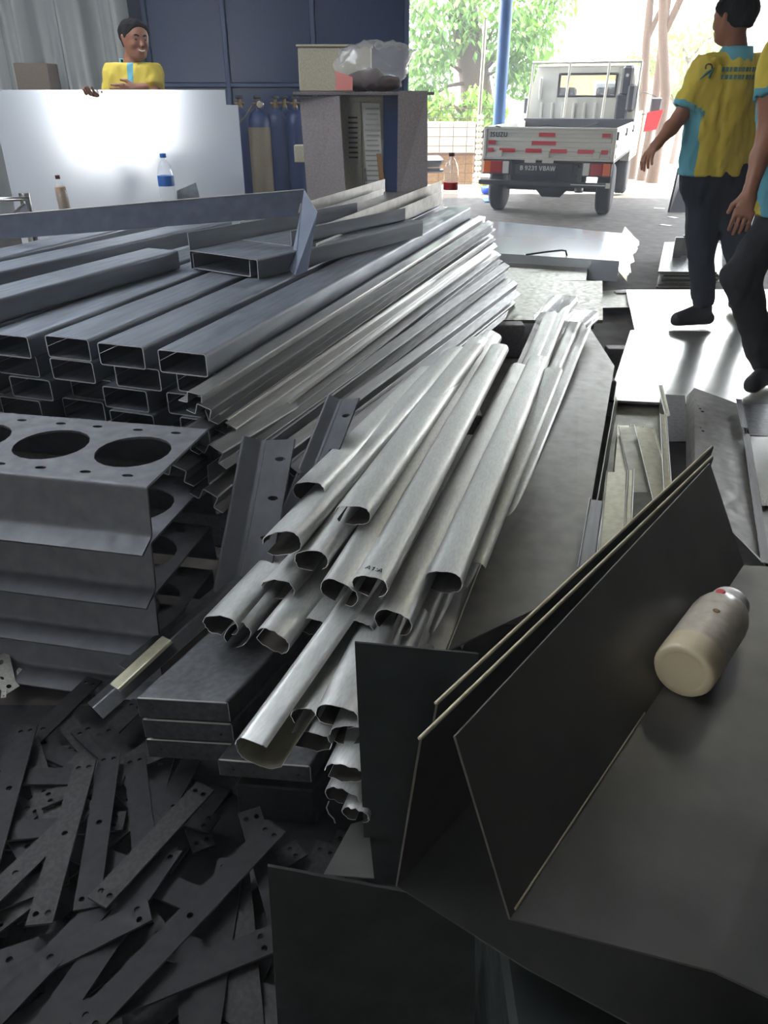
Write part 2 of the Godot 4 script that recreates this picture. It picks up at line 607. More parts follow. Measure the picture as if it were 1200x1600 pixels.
	var box := thing("tall_carton", "tall faded brown carton standing before the hanging plastic sheeting", "carton", Vector3(-3.52, 0, -8.95))
	g = geo()
	g.box(Vector3(0, 0.66, 0), Vector3(0.34, 1.32, 0.3), 0.006)
	part(box, "lower_carton", g, mat("carton", Color(0.50, 0.44, 0.38), 0.85, 0.0, T.fine, Vector3(2, 2, 2)))
	g = geo()
	g.box(Vector3(0.01, 1.495, 0), Vector3(0.33, 0.34, 0.3), 0.006)
	part(box, "upper_carton", g, mats["carton"])
	# blue steel post in the yard opening
	var post := thing("steel_post", "slim round blue steel post standing left of the parked truck", "post", Vector3(1.62, 0, -12.15))
	g = geo()
	g.lathe([[0.085, 0.02], [0.085, 4.2]], 18)
	part(post, "shaft", g, M("blue_post"))
	g = geo()
	g.box(Vector3(0, 0.01, 0), Vector3(0.3, 0.02, 0.3), 0.004)
	part(post, "base_plate", g, M("blue_post"))

const ORD := ["top", "second from top", "third from top", "fourth from top", "fifth from top"]
const SIDE := ["rightmost", "second from right", "third from right", "fourth from right", "leftmost"]

func c_path(w: float, h: float, lip: float, r: float) -> Array:
	return fillet([Vector2(-w / 2, lip), Vector2(-w / 2, 0), Vector2(w / 2, 0), Vector2(w / 2, h), Vector2(-w / 2, h), Vector2(-w / 2, h - lip)], r, 3)

func channel_pile() -> void:
	var u := Vector3(0.3165, 0, -0.9486)
	var w := 0.158
	var pr := profile(c_path(w - 0.003, 0.066, 0.0322, 0.008), 0.003, 3.36)
	var mesh := ArrayMesh.new()
	pr[0].add_to(mesh, M("steel_channel"))
	pr[1].add_to(mesh, M("cut_edge"))
	var right_edges := [Vector3(-0.503, 0, -2.115), Vector3(-0.700, 0, -2.185), Vector3(-0.885, 0, -2.262), Vector3(-1.078, 0, -2.29), Vector3(-1.27, 0, -2.34)]
	var vside := Vector3(0.9486, 0, 0.3165)
	for c in 5:
		for r in 5:
			var at: Vector3 = right_edges[c] - vside * w * 0.5
			at.y = 0.757 - 0.0705 * (r + 1)
			at += vside * [0.0, 0.022, -0.012, 0.030, -0.02][(r + c * 2) % 5] + u * [0.0, 0.03, 0.012, 0.045, 0.02][(r * 3 + c) % 5]
			if r == 0:
				at = right_edges[c] - vside * w * 0.5
				at.y = 0.757 - 0.0705
			var o := solo("c_channel", "blue-grey steel C-channel, %s in the %s column of the stack" % [ORD[r], SIDE[c]], "steel channel", mesh, null, "stacked C-channels")
			o.transform = aim(at, at + u, 0.0)
	# steel bearers that carry the stack
	for k in [0.25, 1.7, 3.1]:
		var a: Vector3 = right_edges[0] + u * k
		var b: Vector3 = right_edges[4] - vside * w + u * k
		a.y = 0.0
		b.y = 0.0
		var bp := profile(fillet([Vector2(-0.09, 0.0), Vector2(0.09, 0.0), Vector2(0.09, 0.403), Vector2(-0.09, 0.403), Vector2(-0.09, 0.012)], 0.012, 2), 0.004, a.distance_to(b))
		var o := solo("support_beam", "dark steel box bearer under the C-channel stack, %s" % ["near its open ends", "halfway along", "near its far ends"][[0.25, 1.7, 3.1].find(k)], "beam", bp[0], M("steel_black"), "bearers under the stack", bp[1], M("cut_edge_dull"))
		o.transform = aim(a, b, 0.0)
	# second layer, laid at a slightly different angle on the left
	var ups := [[Vector3(-1.213, 0.832, -2.453), Vector3(-0.850, 0.832, -3.299), "steel channel nearest of the three laid across the left of the stack"],
		[Vector3(-1.396, 0.832, -2.870), Vector3(-0.782, 0.832, -4.178), "steel channel laid behind the nearest one across the left of the stack"],
		[Vector3(-1.516, 0.832, -3.144), Vector3(-1.043, 0.832, -4.443), "steel channel laid farthest back across the left of the stack"]]
	for e in ups:
		var a: Vector3 = e[0]
		var b: Vector3 = e[1]
		var dir := (b - a).normalized()
		var side := dir.cross(Vector3.UP).normalized()
		a -= dir * 0.5
		a -= side * 0.08
		b -= side * 0.08
		a.y = 0.7595
		b.y = 0.7595
		var p2 := profile(c_path(0.157, 0.070, 0.034, 0.008), 0.003, a.distance_to(b))
		var o := solo("c_channel", e[2], "steel channel", p2[0], M("steel_channel"), "", p2[1], M("cut_edge"))
		o.transform = aim(a, b)

func bracket_stack() -> void:
	# four nested hat-shaped brackets with round holes in the top web, lying side on
	var along := Vector3(-0.98, 0, -0.198)   # towards the left
	var back := Vector3(0.088, 0, -0.996)
	for k in 4:
		var root := thing("hat_bracket", "dark pressed steel hat bracket with round holes, %s of the nested stack" % ["top one", "second one down", "third one down", "lowest one"][k], "steel bracket", Vector3(-0.53 - 0.012 * k, 0.062 + 0.146 * (3 - k), -1.535), "nested hat brackets")
		var bs := Basis(-along, Vector3.UP, -back)
		root.basis = bs.orthonormalized()
		# local: x towards the right end, z towards the viewer, origin at the front right foot
		var L := 1.25
		var D := 0.345
		var H := 0.128
		var g := geo()
		var t := 0.006
		var cells := []
		# web with two big holes and slots; rows along z: slots, holes, slots
		var xs := []
		var x0 := -L
		var zr := [-D + 0.012, -D + 0.075, -0.075, -0.012]
		var pitch := 0.222
		var i := 0
		while i < 5:
			var xa: float = -0.012 - pitch * (i + 1)
			var xb: float = -0.012 - pitch * i
			var xm: float = (xa + xb) / 2
			for row in [[zr[0], zr[1]], [zr[2], zr[3]]]:
				var zc: float = (row[0] + row[1]) / 2
				cells.append([xa, row[0], xm, row[1], xa + pitch * 0.26, zc, 0.014, 0.0075])
				cells.append([xm, row[0], xb, row[1], xb - pitch * 0.26, zc, 0.014, 0.0075])
			cells.append([xa, zr[1], xb, zr[2], xm, (zr[1] + zr[2]) / 2, 0.092, 0.092])
			i += 1
		var xl: float = -0.012 - pitch * 5
		cells.append([-L, zr[0], xl, zr[3]])
		cells.append([-0.012, zr[0], 0.0, zr[3]])
		g.holed(-L, zr[0], 0.0, zr[3], H, t, cells)
		part(root, "web", g, M("steel_bracket"))
		# the two walls with their feet, rounded over the top
		for s in [1, -1]:
			var zf: float = 0.0 if s == 1 else -D
			var path := fillet([Vector2(zf - s * 0.0125, H - 0.003), Vector2(zf, H - 0.003), Vector2(zf + s * 0.012, 0.006), Vector2(zf + s * 0.068, -0.014)], 0.014, 4)
			var pr := profile(path, t, L, true)
			var w := part(root, "wall_and_foot", pr[0], M("steel_bracket"), pr[1], M("steel_bracket"))
			w.transform = Transform3D(Basis(Vector3(0, 0, 1), Vector3.UP, Vector3(-1, 0, 0)), Vector3(-L, 0, 0))
	# thin packers between the lowest bracket and the floor
	for x in [-1.15, -0.72]:
		var g2 := geo()
		g2.box(Vector3(x, 0.022, -1.72), Vector3(0.06, 0.044, 0.44), 0.004)
		solo("packing_strip", "dark packing strip under the lowest hat bracket, %s one" % ("left" if x < -1.0 else "right"), "packing", g2, M("steel_black"))

func profile_bundle() -> void:
	var hat := fillet([Vector2(-0.05, 0), Vector2(-0.022, 0), Vector2(-0.022, 0.032), Vector2(0.022, 0.032), Vector2(0.022, 0), Vector2(0.05, 0)], 0.004, 2)
	var ang := fillet([Vector2(-0.028, 0.042), Vector2(0, 0), Vector2(0.045, 0.0)], 0.004, 2)
	var zed := fillet([Vector2(-0.04, 0.04), Vector2(-0.004, 0.04), Vector2(0.004, 0), Vector2(0.05, 0)], 0.004, 2)
	var list := [
		# near end, far end, roll, section, bright, words
		[Vector3(-0.517, 0.655, -1.980), Vector3(0.631, 0.670, -5.280), -0.12, hat, 1, "topmost hat profile, light top face, leaning against the channel stack"],
		[Vector3(-0.495, 0.626, -1.960), Vector3(0.681, 0.642, -5.260), -0.30, hat, 0, "second hat profile down from the top of the leaning bundle"],
		[Vector3(-0.476, 0.592, -1.970), Vector3(0.684, 0.585, -5.220), -0.32, ang, 0, "slim steel angle third in the leaning bundle"],
		[Vector3(-0.443, 0.568, -1.990), Vector3(0.689, 0.556, -5.180), -0.45, zed, 1, "shiny thin steel profile with white glare, upper of the bright pair"],
		[Vector3(-0.420, 0.549, -1.970), Vector3(0.706, 0.512, -5.160), -0.45, zed, 1, "shiny thin steel profile with white glare, lower of the bright pair"],
		[Vector3(-0.431, 0.517, -1.930), Vector3(0.725, 0.466, -5.150), -0.40, hat, 0, "dark hat profile just under the bright pair"],
		[Vector3(-0.367, 0.504, -2.020), Vector3(0.776, 0.407, -5.100), -0.45, hat, 0, "stained grey hat profile in the lower part of the leaning bundle"],
		[Vector3(-0.340, 0.485, -2.000), Vector3(0.786, 0.367, -5.060), -0.50, ang, 0, "bent steel angle below the stained hat profile"],
		[Vector3(-0.301, 0.451, -2.020), Vector3(0.843, 0.290, -5.040), -0.55, zed, 0, "long thin profile reaching farthest right of the leaning bundle"],
		[Vector3(-0.274, 0.424, -2.000), Vector3(0.815, 0.201, -5.000), -0.55, hat, 0, "lowest long hat profile of the leaning bundle, pale far tip"],
		[Vector3(-0.530, 0.584, -1.860), Vector3(0.161, 0.484, -3.900), -0.35, hat, 0, "short hat profile end poking out over the bracket stack, upper"],
		[Vector3(-0.454, 0.558, -1.840), Vector3(0.308, 0.336, -4.100), -0.50, hat, 0, "hat profile end poking out beside the upright angle, upper"],
		[Vector3(-0.535, 0.528, -1.780), Vector3(0.000, 0.405, -3.600), -0.30, hat, 0, "short hat profile end poking out over the bracket stack, lower"],
		[Vector3(-0.459, 0.503, -1.800), Vector3(0.125, 0.377, -3.700), -0.60, ang, 0, "angle end poking out beside the upright angle, middle"],
		[Vector3(-0.461, 0.467, -1.760), Vector3(0.000, 0.311, -3.500), -0.45, hat, 0, "hat profile end poking out beside the upright angle, lowest"],
	]
	for e in list:
		var a: Vector3 = e[0]
		var b: Vector3 = e[1]
		var pr := profile(e[3], 0.0025, a.distance_to(b))
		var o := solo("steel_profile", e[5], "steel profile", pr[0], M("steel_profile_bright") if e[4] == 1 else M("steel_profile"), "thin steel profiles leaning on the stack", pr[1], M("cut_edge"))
		o.transform = aim(a, b, e[2])
	# low bearers that carry the bundle
	for k in 2:
		var g := geo()
		g.box([Vector3(0.10, 0.11, -3.05), Vector3(0.52, 0.10, -4.55)][k], Vector3(0.62, 0.22 - 0.02 * k, 0.10), 0.006)
		solo("floor_bearer", "dark steel bearer under the leaning profiles, %s one" % ["near", "far"][k], "bearer", g, M("steel_brown"))

func slotted_angle(a: Vector3, b: Vector3, roll: float, k: float, label: String) -> void:
	# a: lower end, b: upper end; lip, valley and a broad slotted flange that rises to the right
	var root := thing("slotted_angle", label, "steel angle", Vector3.ZERO, "slotted angles standing in the pile")
	root.transform = aim(a, b, roll)
	var L := a.distance_to(b)
	var t := 0.004
	var pr := profile(fillet([Vector2(-0.055, -0.030) * k, Vector2(-0.040, 0.012) * k, Vector2(0, -0.012) * k, Vector2(0.012, -0.006) * k], 0.006, 3), t, L, true)
	part(root, "lip_flange", pr[0], M("steel_bracket"), pr[1], M("cut_edge_dull"))
	var g := geo()
	var cells := []
	var w2 := 0.095 * k
	var n := int(L / 0.10)
	for i in n:
		cells.append([0.0, -(i + 1) * L / n, w2, -i * L / n, w2 * 0.62, -(i + 0.5) * L / n, 0.020, 0.006])
	g.holed(0.0, -L, w2, 0.0, 0.0, t, cells)
	var fl := part(root, "slotted_flange", g, M("steel_bracket"))
	fl.transform = Transform3D(Basis(Vector3(0, 0, 1), 0.46), Vector3(0.010 * k, -0.006 * k, 0))

func upright_angles() -> void:
	slotted_angle(Vector3(-0.384, 0.289, -1.600), Vector3(-0.319, 0.613, -1.840), 0.0, 1.12, "wide slotted steel angle leaning between the bracket stack and the offcuts")
	slotted_angle(Vector3(-0.322, 0.215, -1.800), Vector3(-0.132, 0.611, -2.150), 0.0, 0.85, "narrower slotted steel angle leaning behind the wide one")
	# long strip lying up the slope to the tray boxes
	var a := Vector3(-0.655, 0.158, -1.320)
	var b := Vector3(-0.209, 0.379, -1.780)
	var pr := profile(fillet([Vector2(-0.035, 0.012), Vector2(0, 0.02), Vector2(0.03, 0.0)], 0.003, 2), 0.003, a.distance_to(b))
	var o := solo("steel_angle_strip", "long narrow dark angle lying slanted left of the tray boxes", "steel strip", pr[0], M("steel_black"), "", pr[1], M("cut_edge_dull"))
	o.transform = aim(a, b, 0.1)
	a = Vector3(-0.610, 0.206, -1.335)
	b = Vector3(-0.517, 0.246, -1.460)
	pr = profile(fillet([Vector2(-0.016, 0.0), Vector2(0.016, 0.0), Vector2(0.02, -0.006)], 0.002, 2), 0.003, a.distance_to(b))
	o = solo("bright_strip", "short pale bare-metal strip lying on the long dark angle", "steel strip", pr[0], M("strip_olive"), "", pr[1], M("cut_edge"))
	o.transform = aim(a + Vector3(0, 0.016, 0), b + Vector3(0, 0.016, 0), 0.1)
	a = Vector3(-0.613, 0.201, -1.420)
	b = Vector3(-0.345, 0.289, -1.750)
	pr = profile(fillet([Vector2(-0.03, 0.0), Vector2(0.02, 0.0), Vector2(0.022, -0.02)], 0.002, 2), 0.003, a.distance_to(b))
	o = solo("steel_angle_strip", "dark flat strip lying behind the long slanted angle", "steel strip", pr[0], M("steel_black"), "", pr[1], M("cut_edge_dull"))
	o.transform = aim(a, b, 0.1)

func tray_box(at: Transform3D, w: float, d: float, h: float, label: String, holes: bool) -> void:
	var root := thing("tray_box", label, "steel tray", Vector3.ZERO, "nested folded tray boxes")
	root.transform = at
	# local: front edge along x at z 0, depth to -z, open underneath
	var pr := profile(fillet([Vector2(-w / 2, -h), Vector2(-w / 2, 0), Vector2(w / 2, 0), Vector2(w / 2, -h)], 0.006, 3), 0.003, d)
	part(root, "top_and_sides", pr[0], M("steel_black"), pr[1], M("cut_edge_dull"))
	var g := geo()
	var cells := []
	if holes:
		cells = [[-w / 2, 0.002, -w / 2 + 0.06, h, -w / 2 + 0.03, h * 0.55, 0.0028, 0.0028], [-w / 2 + 0.06, 0.002, w / 2 - 0.05, h], [w / 2 - 0.05, 0.002, w / 2, h, w / 2 - 0.025, h * 0.6, 0.0032, 0.0032]]
	else:
		cells = [[-w / 2, 0.002, w / 2, h]]
	g.holed(-w / 2, 0.002, w / 2, h, 0.0, 0.003, cells)
	var f := part(root, "front_face", g, M("steel_black"))
	f.transform = Transform3D(Basis(Vector3(1, 0, 0), PI / 2), Vector3(0, 0, 0.001))
	g = geo()
	g.tube([Vector3(-w / 2 + 0.003, -0.001, 0.0), Vector3(w / 2 - 0.003, -0.001, 0.0)], 0.0022, 6)
	part(root, "folded_edge", g, M("cut_edge_dull"))

func tray_boxes() -> void:
	var tops := [[Vector3(-0.415, 0.306, -1.200), 0.19, "top of the three tray boxes with light sheen under the rolled offcuts"], [Vector3(-0.414, 0.243, -1.205), 0.19, "middle of the three tray boxes"], [Vector3(-0.417, 0.181, -1.210), 0.19, "lowest of the three tray boxes stacked together"]]
	for i in 3:
		var p: Vector3 = tops[i][0]
		# mitred front: it runs across while the sides run back to the right
		var tf := Transform3D(Basis(Vector3(0.997, 0, 0.08), Vector3.UP, Vector3(-0.43, 0, 0.90)), p)
		tray_box(tf, 0.19, 0.75, 0.052, tops[i][2], true)
	tray_box(Transform3D(Basis(Vector3(0.995, 0, 0.1), Vector3.UP, Vector3(-0.40, 0, 0.91)), Vector3(-0.245, 0.202, -1.130)), 0.19, 0.55, 0.045, "single folded steel tray lying lower, right of the three tray boxes", true)
	# box they stand on
	var g := geo()
	g.tf = Transform3D(Basis(Vector3.UP, -0.42), Vector3(-0.30, 0, -1.45))
	g.box(Vector3(0, 0.06, 0), Vector3(0.17, 0.12, 0.45), 0.005)
	solo("base_block", "dark steel block carrying the tray boxes", "block", g, M("steel_black"))

func stadium(w: float, h: float, from: float, to: float, n := 26) -> Array:
	var out := []
	for i in n + 1:
		var a: float = lerpf(from, to, float(i) / n)
		var c := cos(a)
		var s := sin(a)
		var r: float = h / 2
		out.append(Vector2((w / 2 - r) * clampf(c * 1.6, -1, 1) + r * c, r * s + r))
	return out

func rolled_offcuts() -> void:
	# near end, far end, width, height, roll, first and last angle of the open oval, words
	var full := [deg_to_rad(-65), deg_to_rad(268)]
	var lop := [deg_to_rad(-150), deg_to_rad(165)]
	var half := [deg_to_rad(20), deg_to_rad(200)]
	var list := [
		# lower layers first
		[Vector3(-0.357, 0.374, -1.360), Vector3(0.000, 0.318, -2.450), 0.085, 0.048, 0.1, full, "rolled zinc offcut at the far left of the near ends, round open mouth"],
		[Vector3(-0.307, 0.353, -1.360), Vector3(0.090, 0.321, -2.500), 0.080, 0.050, 0.9, lop, "rolled zinc offcut with torn mouth, second of the low near ends"],
		[Vector3(-0.249, 0.359, -1.330), Vector3(0.133, 0.318, -2.450), 0.080, 0.050, -0.3, lop, "rolled zinc offcut with sharp torn lips, third of the low near ends"],
		[Vector3(-0.242, 0.394, -1.470), Vector3(0.219, 0.345, -2.750), 0.085, 0.050, 0.2, lop, "rolled zinc offcut torn open along its side, above the low near ends"],
		[Vector3(-0.161, 0.340, -1.400), Vector3(0.235, 0.277, -2.600), 0.070, 0.044, 0.0, full, "rolled zinc offcut half hidden under the bright open strip"],
		[Vector3(-0.062, 0.360, -1.360), Vector3(0.329, 0.277, -2.600), 0.085, 0.050, 0.0, half, "rolled zinc offcut with arched mouth right of the bright open strip"],
		[Vector3(-0.090, 0.355, -1.100), Vector3(0.087, 0.319, -1.800), 0.085, 0.050, 0.0, full, "rolled zinc offcut with wide oval mouth beside the dark upright plate"],
		[Vector3(-0.149, 0.333, -1.120), Vector3(0.035, 0.319, -1.800), 0.060, 0.042, 0.2, full, "small rolled offcut tucked left of the wide oval mouth"],
		[Vector3(-0.140, 0.302, -1.090), Vector3(0.016, 0.314, -1.650), 0.085, 0.045, 0.1, lop, "flattened rolled offcut lowest behind the bright open strip"],
		[Vector3(-0.063, 0.326, -1.080), Vector3(0.064, 0.309, -1.600), 0.070, 0.045, 0.3, lop, "dented rolled offcut under the wide oval mouth"],
		[Vector3(-0.071, 0.281, -1.030), Vector3(0.077, 0.303, -1.500), 0.075, 0.044, 0.2, lop, "wrinkled shiny offcut near the floor by the upright plate, upper"],
		[Vector3(-0.078, 0.231, -1.020), Vector3(0.075, 0.284, -1.450), 0.070, 0.046, 0.0, full, "wrinkled shiny offcut near the floor by the upright plate, middle"],
		[Vector3(-0.053, 0.206, -1.000), Vector3(0.089, 0.270, -1.420), 0.055, 0.036, 0.0, full, "crumpled shiny offcut end lowest by the upright plate"],
		# long ones at the back
		[Vector3(0.063, 0.206, -1.500), Vector3(1.023, 0.317, -4.550), 0.080, 0.050, 0.3, full, "long shiny rolled offcut with taped far end, leftmost of the far tips"],
		[Vector3(0.099, 0.190, -1.520), Vector3(1.065, 0.321, -4.500), 0.070, 0.050, 0.3, full, "long shiny rolled offcut second from left at the far tips"],
		[Vector3(0.136, 0.170, -1.540), Vector3(1.102, 0.292, -4.350), 0.070, 0.050, 0.2, full, "long shiny rolled offcut third from left at the far tips"],
		[Vector3(0.169, 0.158, -1.550), Vector3(1.144, 0.269, -4.300), 0.070, 0.040, 0.1, half, "long flat rolled offcut rightmost along the dark plate"],
		# top layer
		[Vector3(-0.189, 0.511, -1.740), Vector3(0.176, 0.408, -3.000), 0.085, 0.050, 0.1, full, "rolled offcut with dark mouth behind the big one on the left"],
		[Vector3(-0.162, 0.455, -1.500), Vector3(0.374, 0.476, -3.100), 0.085, 0.052, 0.25, full, "rolled offcut with slanted dark mouth right under the big left one"],
		[Vector3(-0.227, 0.488, -1.520), Vector3(0.307, 0.436, -3.160), 0.100, 0.058, 0.35, lop, "big rolled zinc offcut on the left with open bare mouth"],
		[Vector3(-0.074, 0.507, -1.620), Vector3(0.420, 0.431, -3.350), 0.090, 0.050, 0.1, lop, "rolled offcut with ragged square mouth between the big left one and the middle"],
		[Vector3(-0.031, 0.462, -1.385), Vector3(0.498, 0.429, -3.250), 0.080, 0.050, 0.0, full, "rolled offcut marked with scratched letters near its torn mouth"],
		[Vector3(-0.108, 0.438, -1.400), Vector3(0.490, 0.414, -3.500), 0.088, 0.056, -0.35, full, "rolled offcut with broad slanted oval mouth, middle of the pile"],
		[Vector3(0.014, 0.385, -1.360), Vector3(0.579, 0.354, -3.200), 0.085, 0.058, -0.2, full, "rolled offcut with round black mouth right of the lettered one"],
		[Vector3(0.142, 0.395, -1.500), Vector3(0.675, 0.372, -3.250), 0.090, 0.058, 0.1, lop, "rolled offcut with curled notched mouth, rightmost of the short ones"],
		[Vector3(0.073, 0.257, -1.450), Vector3(0.597, 0.370, -3.050), 0.045, 0.040, 0.0, half, "narrow rolled offcut squeezed beside the round black mouth"],
		[Vector3(0.235, 0.288, -1.720), Vector3(0.712, 0.375, -3.100), 0.080, 0.050, 0.1, half, "flat-topped rolled offcut along the right edge of the pile"],
	]
	for e in list:
		var a: Vector3 = e[0]
		var b: Vector3 = e[1]
		var drop := Vector3(0, -e[3] * 0.5, 0)
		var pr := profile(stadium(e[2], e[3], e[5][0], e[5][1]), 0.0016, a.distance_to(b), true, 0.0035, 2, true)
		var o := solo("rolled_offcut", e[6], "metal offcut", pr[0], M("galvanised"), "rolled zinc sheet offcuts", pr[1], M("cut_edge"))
		pr[2].add_to(o.mesh, M("galvanised_inside_shade"))
		o.transform = aim(a + drop, b + drop, e[4])
		if e[6].begins_with("rolled offcut marked"):
			var tm := TextMesh.new()
			tm.text = "A1:A"
			tm.font_size = 24
			tm.pixel_size = 0.0008
			tm.depth = 0.0006
			var tp := part(o, "scratched_lettering", tm, M("dark_slot"))
			tp.transform = Transform3D(Basis(Vector3(0, 1, 0), -0.15) * Basis(Vector3(1, 0, 0), -PI / 2), Vector3(0.002, e[3] + 0.0016, -0.030))
	# bright open strip in front
	var a := Vector3(-0.232, 0.362, -1.020)
	var b := Vector3(-0.058, 0.386, -1.440)
	var pr := profile(fillet([Vector2(-0.034, -0.044), Vector2(-0.042, -0.020), Vector2(-0.034, 0.0), Vector2(0.012, 0.010), Vector2(0.020, 0.006)], 0.012, 4) , 0.0016, a.distance_to(b) + 0.3, true, 0.002, 2)
	var o := solo("rolled_offcut", "bright white zinc strip bent open into a gutter, nearest of the pile", "metal offcut", pr[0], M("galvanised"), "rolled zinc sheet offcuts", pr[1], M("cut_edge"))
	o.transform = aim(a, b, -0.25)
	pr = profile(fillet([Vector2(-0.034, -0.044), Vector2(-0.02, -0.056), Vector2(0.030, -0.050), Vector2(0.056, -0.022)], 0.014, 4), 0.0016, a.distance_to(b) + 0.3, true, 0.002, 2)
	part(o, "tan_underside", pr[0], M("strip_olive"), pr[1], M("cut_edge"))
	# taped tips of the far bundle
	var tape := thing("plastic_wrap", "clear plastic film taped round the far tips of the long offcuts", "plastic wrap")
	for e in [[Vector3(0.925, 0.298, -4.300), Vector3(1.066, 0.325, -4.580), 0.085], [Vector3(1.005, 0.294, -4.100), Vector3(1.136, 0.295, -4.340), 0.085]]:
		var g := geo()
		var p := stadium(0.17, 0.075, 0, TAU, 20)
		var w := profile(p, 0.001, e[0].distance_to(e[1]), true, 0.012, 2)
		var f := part(tape, "film", w[0], M("wrap_plastic"))
		f.transform = aim(e[0] + Vector3(0, -0.04, 0), e[1] + Vector3(0, -0.04, 0), 0.1)
	# loose wire curl by the crumpled ends
	var g := geo()
	g.tube([Vector3(-0.103, 0.240, -1.000), Vector3(-0.108, 0.223, -1.000), Vector3(-0.104, 0.206, -1.000), Vector3(-0.095, 0.192, -1.000), Vector3(-0.093, 0.181, -1.000)], 0.0012, 5)
	solo("wire_curl", "thin bright wire curl hanging from the crumpled offcut ends", "wire", g, M("cut_edge"))

func sheet(called: String, label: String, category: String, pts: Array, t: float, m: String, group := "") -> MeshInstance3D:
	var g := geo()
	g.slab(pts, t)
	return solo(called, label, category, g, M(m), group)

func folded_trays() -> void:
	var F1 := Vector3(0.44, 0, -0.58).normalized()
	var A := Vector3(0.110, 0.760, -0.423)
	var B := Vector3(0.552, 0.760, -0.999)
	var along := B - A
	var wing := Vector3(-0.047, 0.125, -0.094)
	var right := Vector3(0.80, 0, 0.60) * 0.20
	# uppermost tray: left wing, floor and the next facet, fold lines running away to the right
	var f2 := Vector3(0.273, 0.760, -0.376)
	var off: Vector3 = f2 - A
	var rows := [[A + wing, B + wing + along * 0.02], [A, B], [f2, f2 + along * 1.05], [f2 + Vector3(0.30, -0.012, 0.16), f2 + Vector3(0.30, -0.012, 0.16) + along * 1.1]]
	var root := thing("folded_tray", "dark folded steel tray with the milky bottle lying in its crease", "steel tray", Vector3.ZERO, "nested folded trays")
	var p := folded(rows, 0.003)
	part(root, "sheet", p[0], M("steel_tray"), p[1], M("edge_dark"))
	# bare line along the crease and the second fold
	var g := geo()
	g.tube([A.lerp(B, 0.012) + Vector3(0.0005, 0.0036, 0), A.lerp(B, 0.44) + Vector3(0.0005, 0.0036, 0)], 0.0013, 6)
	part(root, "bright_crease", g, M("edge_tan"))
	# two trays below it, seen as parallel rims and steep walls
	var words := ["second folded tray, its bare rim just behind the top one", "third folded tray, rim farthest left of the nested three"]
	var rims := [[Vector3(0.034, 0.854, -0.545), Vector3(0.529, 0.885, -1.131), Vector3(0.012, 0.675, -0.516), 0.95], [Vector3(0.055, 0.828, -0.622), Vector3(0.555, 0.875, -1.194), Vector3(0.031, 0.603, -0.613), 0.95]]
	for i in 2:
		var r0: Vector3 = rims[i][0]
		var r1: Vector3 = rims[i][1]
		var b0: Vector3 = rims[i][2]
		var ax := r1 - r0
		var b1 := b0 + ax * 0.98
		var c0 := b0 + Vector3(0.13, -0.045, 0.06)
		var c1 := c0 + ax * 0.9
		var d0 := c0 + Vector3(0.26, -0.06, 0.11)
		var d1 := d0 + ax * 0.8
		p = folded([[r0, r1], [b0, b1], [c0, c1], [d0, d1]], 0.003)
		root = thing("folded_tray", words[i], "steel tray", Vector3.ZERO, "nested folded trays")
		part(root, "sheet", p[0], M("steel_tray"), p[1], M("edge_dark"))
		g = geo()
		g.tube([r0, r1], 0.0024, 6)
		part(root, "bare_rim", g, M("edge_tan"))
	# upright plates facing the viewer under the trays
	sheet("upright_plate", "dark upright steel plate with straight top edge between offcuts and trays", "steel plate", [Vector3(-0.036, -0.004, -1.000), Vector3(0.155, -0.004, -1.000), Vector3(0.156, 0.588, -1.000), Vector3(-0.048, 0.612, -1.000)], 0.004, "steel_dark_plate", "upright dark plates")
	sheet("upright_plate", "nearest dark plate standing at the bottom edge, above it the tray bottoms", "steel plate", [Vector3(-0.159, 0.042, -0.620), Vector3(0.143, 0.042, -0.620), Vector3(0.116, 0.490, -0.620), Vector3(-0.143, 0.566, -0.620)], 0.004, "steel_dark_plate", "upright dark plates")
	# small pale plate lying between
	sheet("offcut_plate", "small grey plate lying low behind the nearest dark plate", "steel plate", [Vector3(-0.111, 0.140, -0.921), Vector3(-0.018, 0.140, -0.913), Vector3(-0.032, 0.140, -1.043), Vector3(-0.065, 0.140, -1.031)], 0.003, "steel_plate")
	# stand carrying the trays, enlarged and darkened to fill the shaded void below
	g = geo()
	g.box(Vector3(0.56, 0.28, -0.62), Vector3(0.86, 0.56, 0.40), 0.008)
	solo("tray_shade_stand", "dark stand carrying the folded trays, enlarged to fill the shaded void under them", "stand", g, M("steel_dark_plate"))
	# big dark plate under the offcuts, with one fold
	var pl := folded([[Vector3(0.873, 0.260, -4.391), Vector3(0.000, 0.240, -1.410)], [Vector3(1.206, 0.220, -4.759), Vector3(0.154, 0.200, -1.488)], [Vector3(1.155, 0.200, -3.730), Vector3(0.530, 0.200, -1.759)]], 0.004)
	var bp := solo("big_plate", "large dark stained steel plate lying right of the rolled offcuts", "steel plate", pl[0], M("steel_plate"), "", pl[1], M("cut_edge_dull"))
	g = geo()
	g.tube([Vector3(1.205, 0.221, -4.755), Vector3(0.153, 0.201, -1.487)], 0.003, 6)
	part(bp, "bare_fold", g, M("edge_tan"))
	for k in 2:
		g = geo()
		g.box([Vector3(0.95, 0.09, -3.6), Vector3(0.45, 0.085, -1.9)][k], [Vector3(0.35, 0.18, 0.09), Vector3(0.5, 0.17, 0.09)][k], 0.006)
		solo("plate_bearer", "dark bearer under the big plate, %s one" % ["far", "near"][k], "bearer", g, M("steel_brown"))

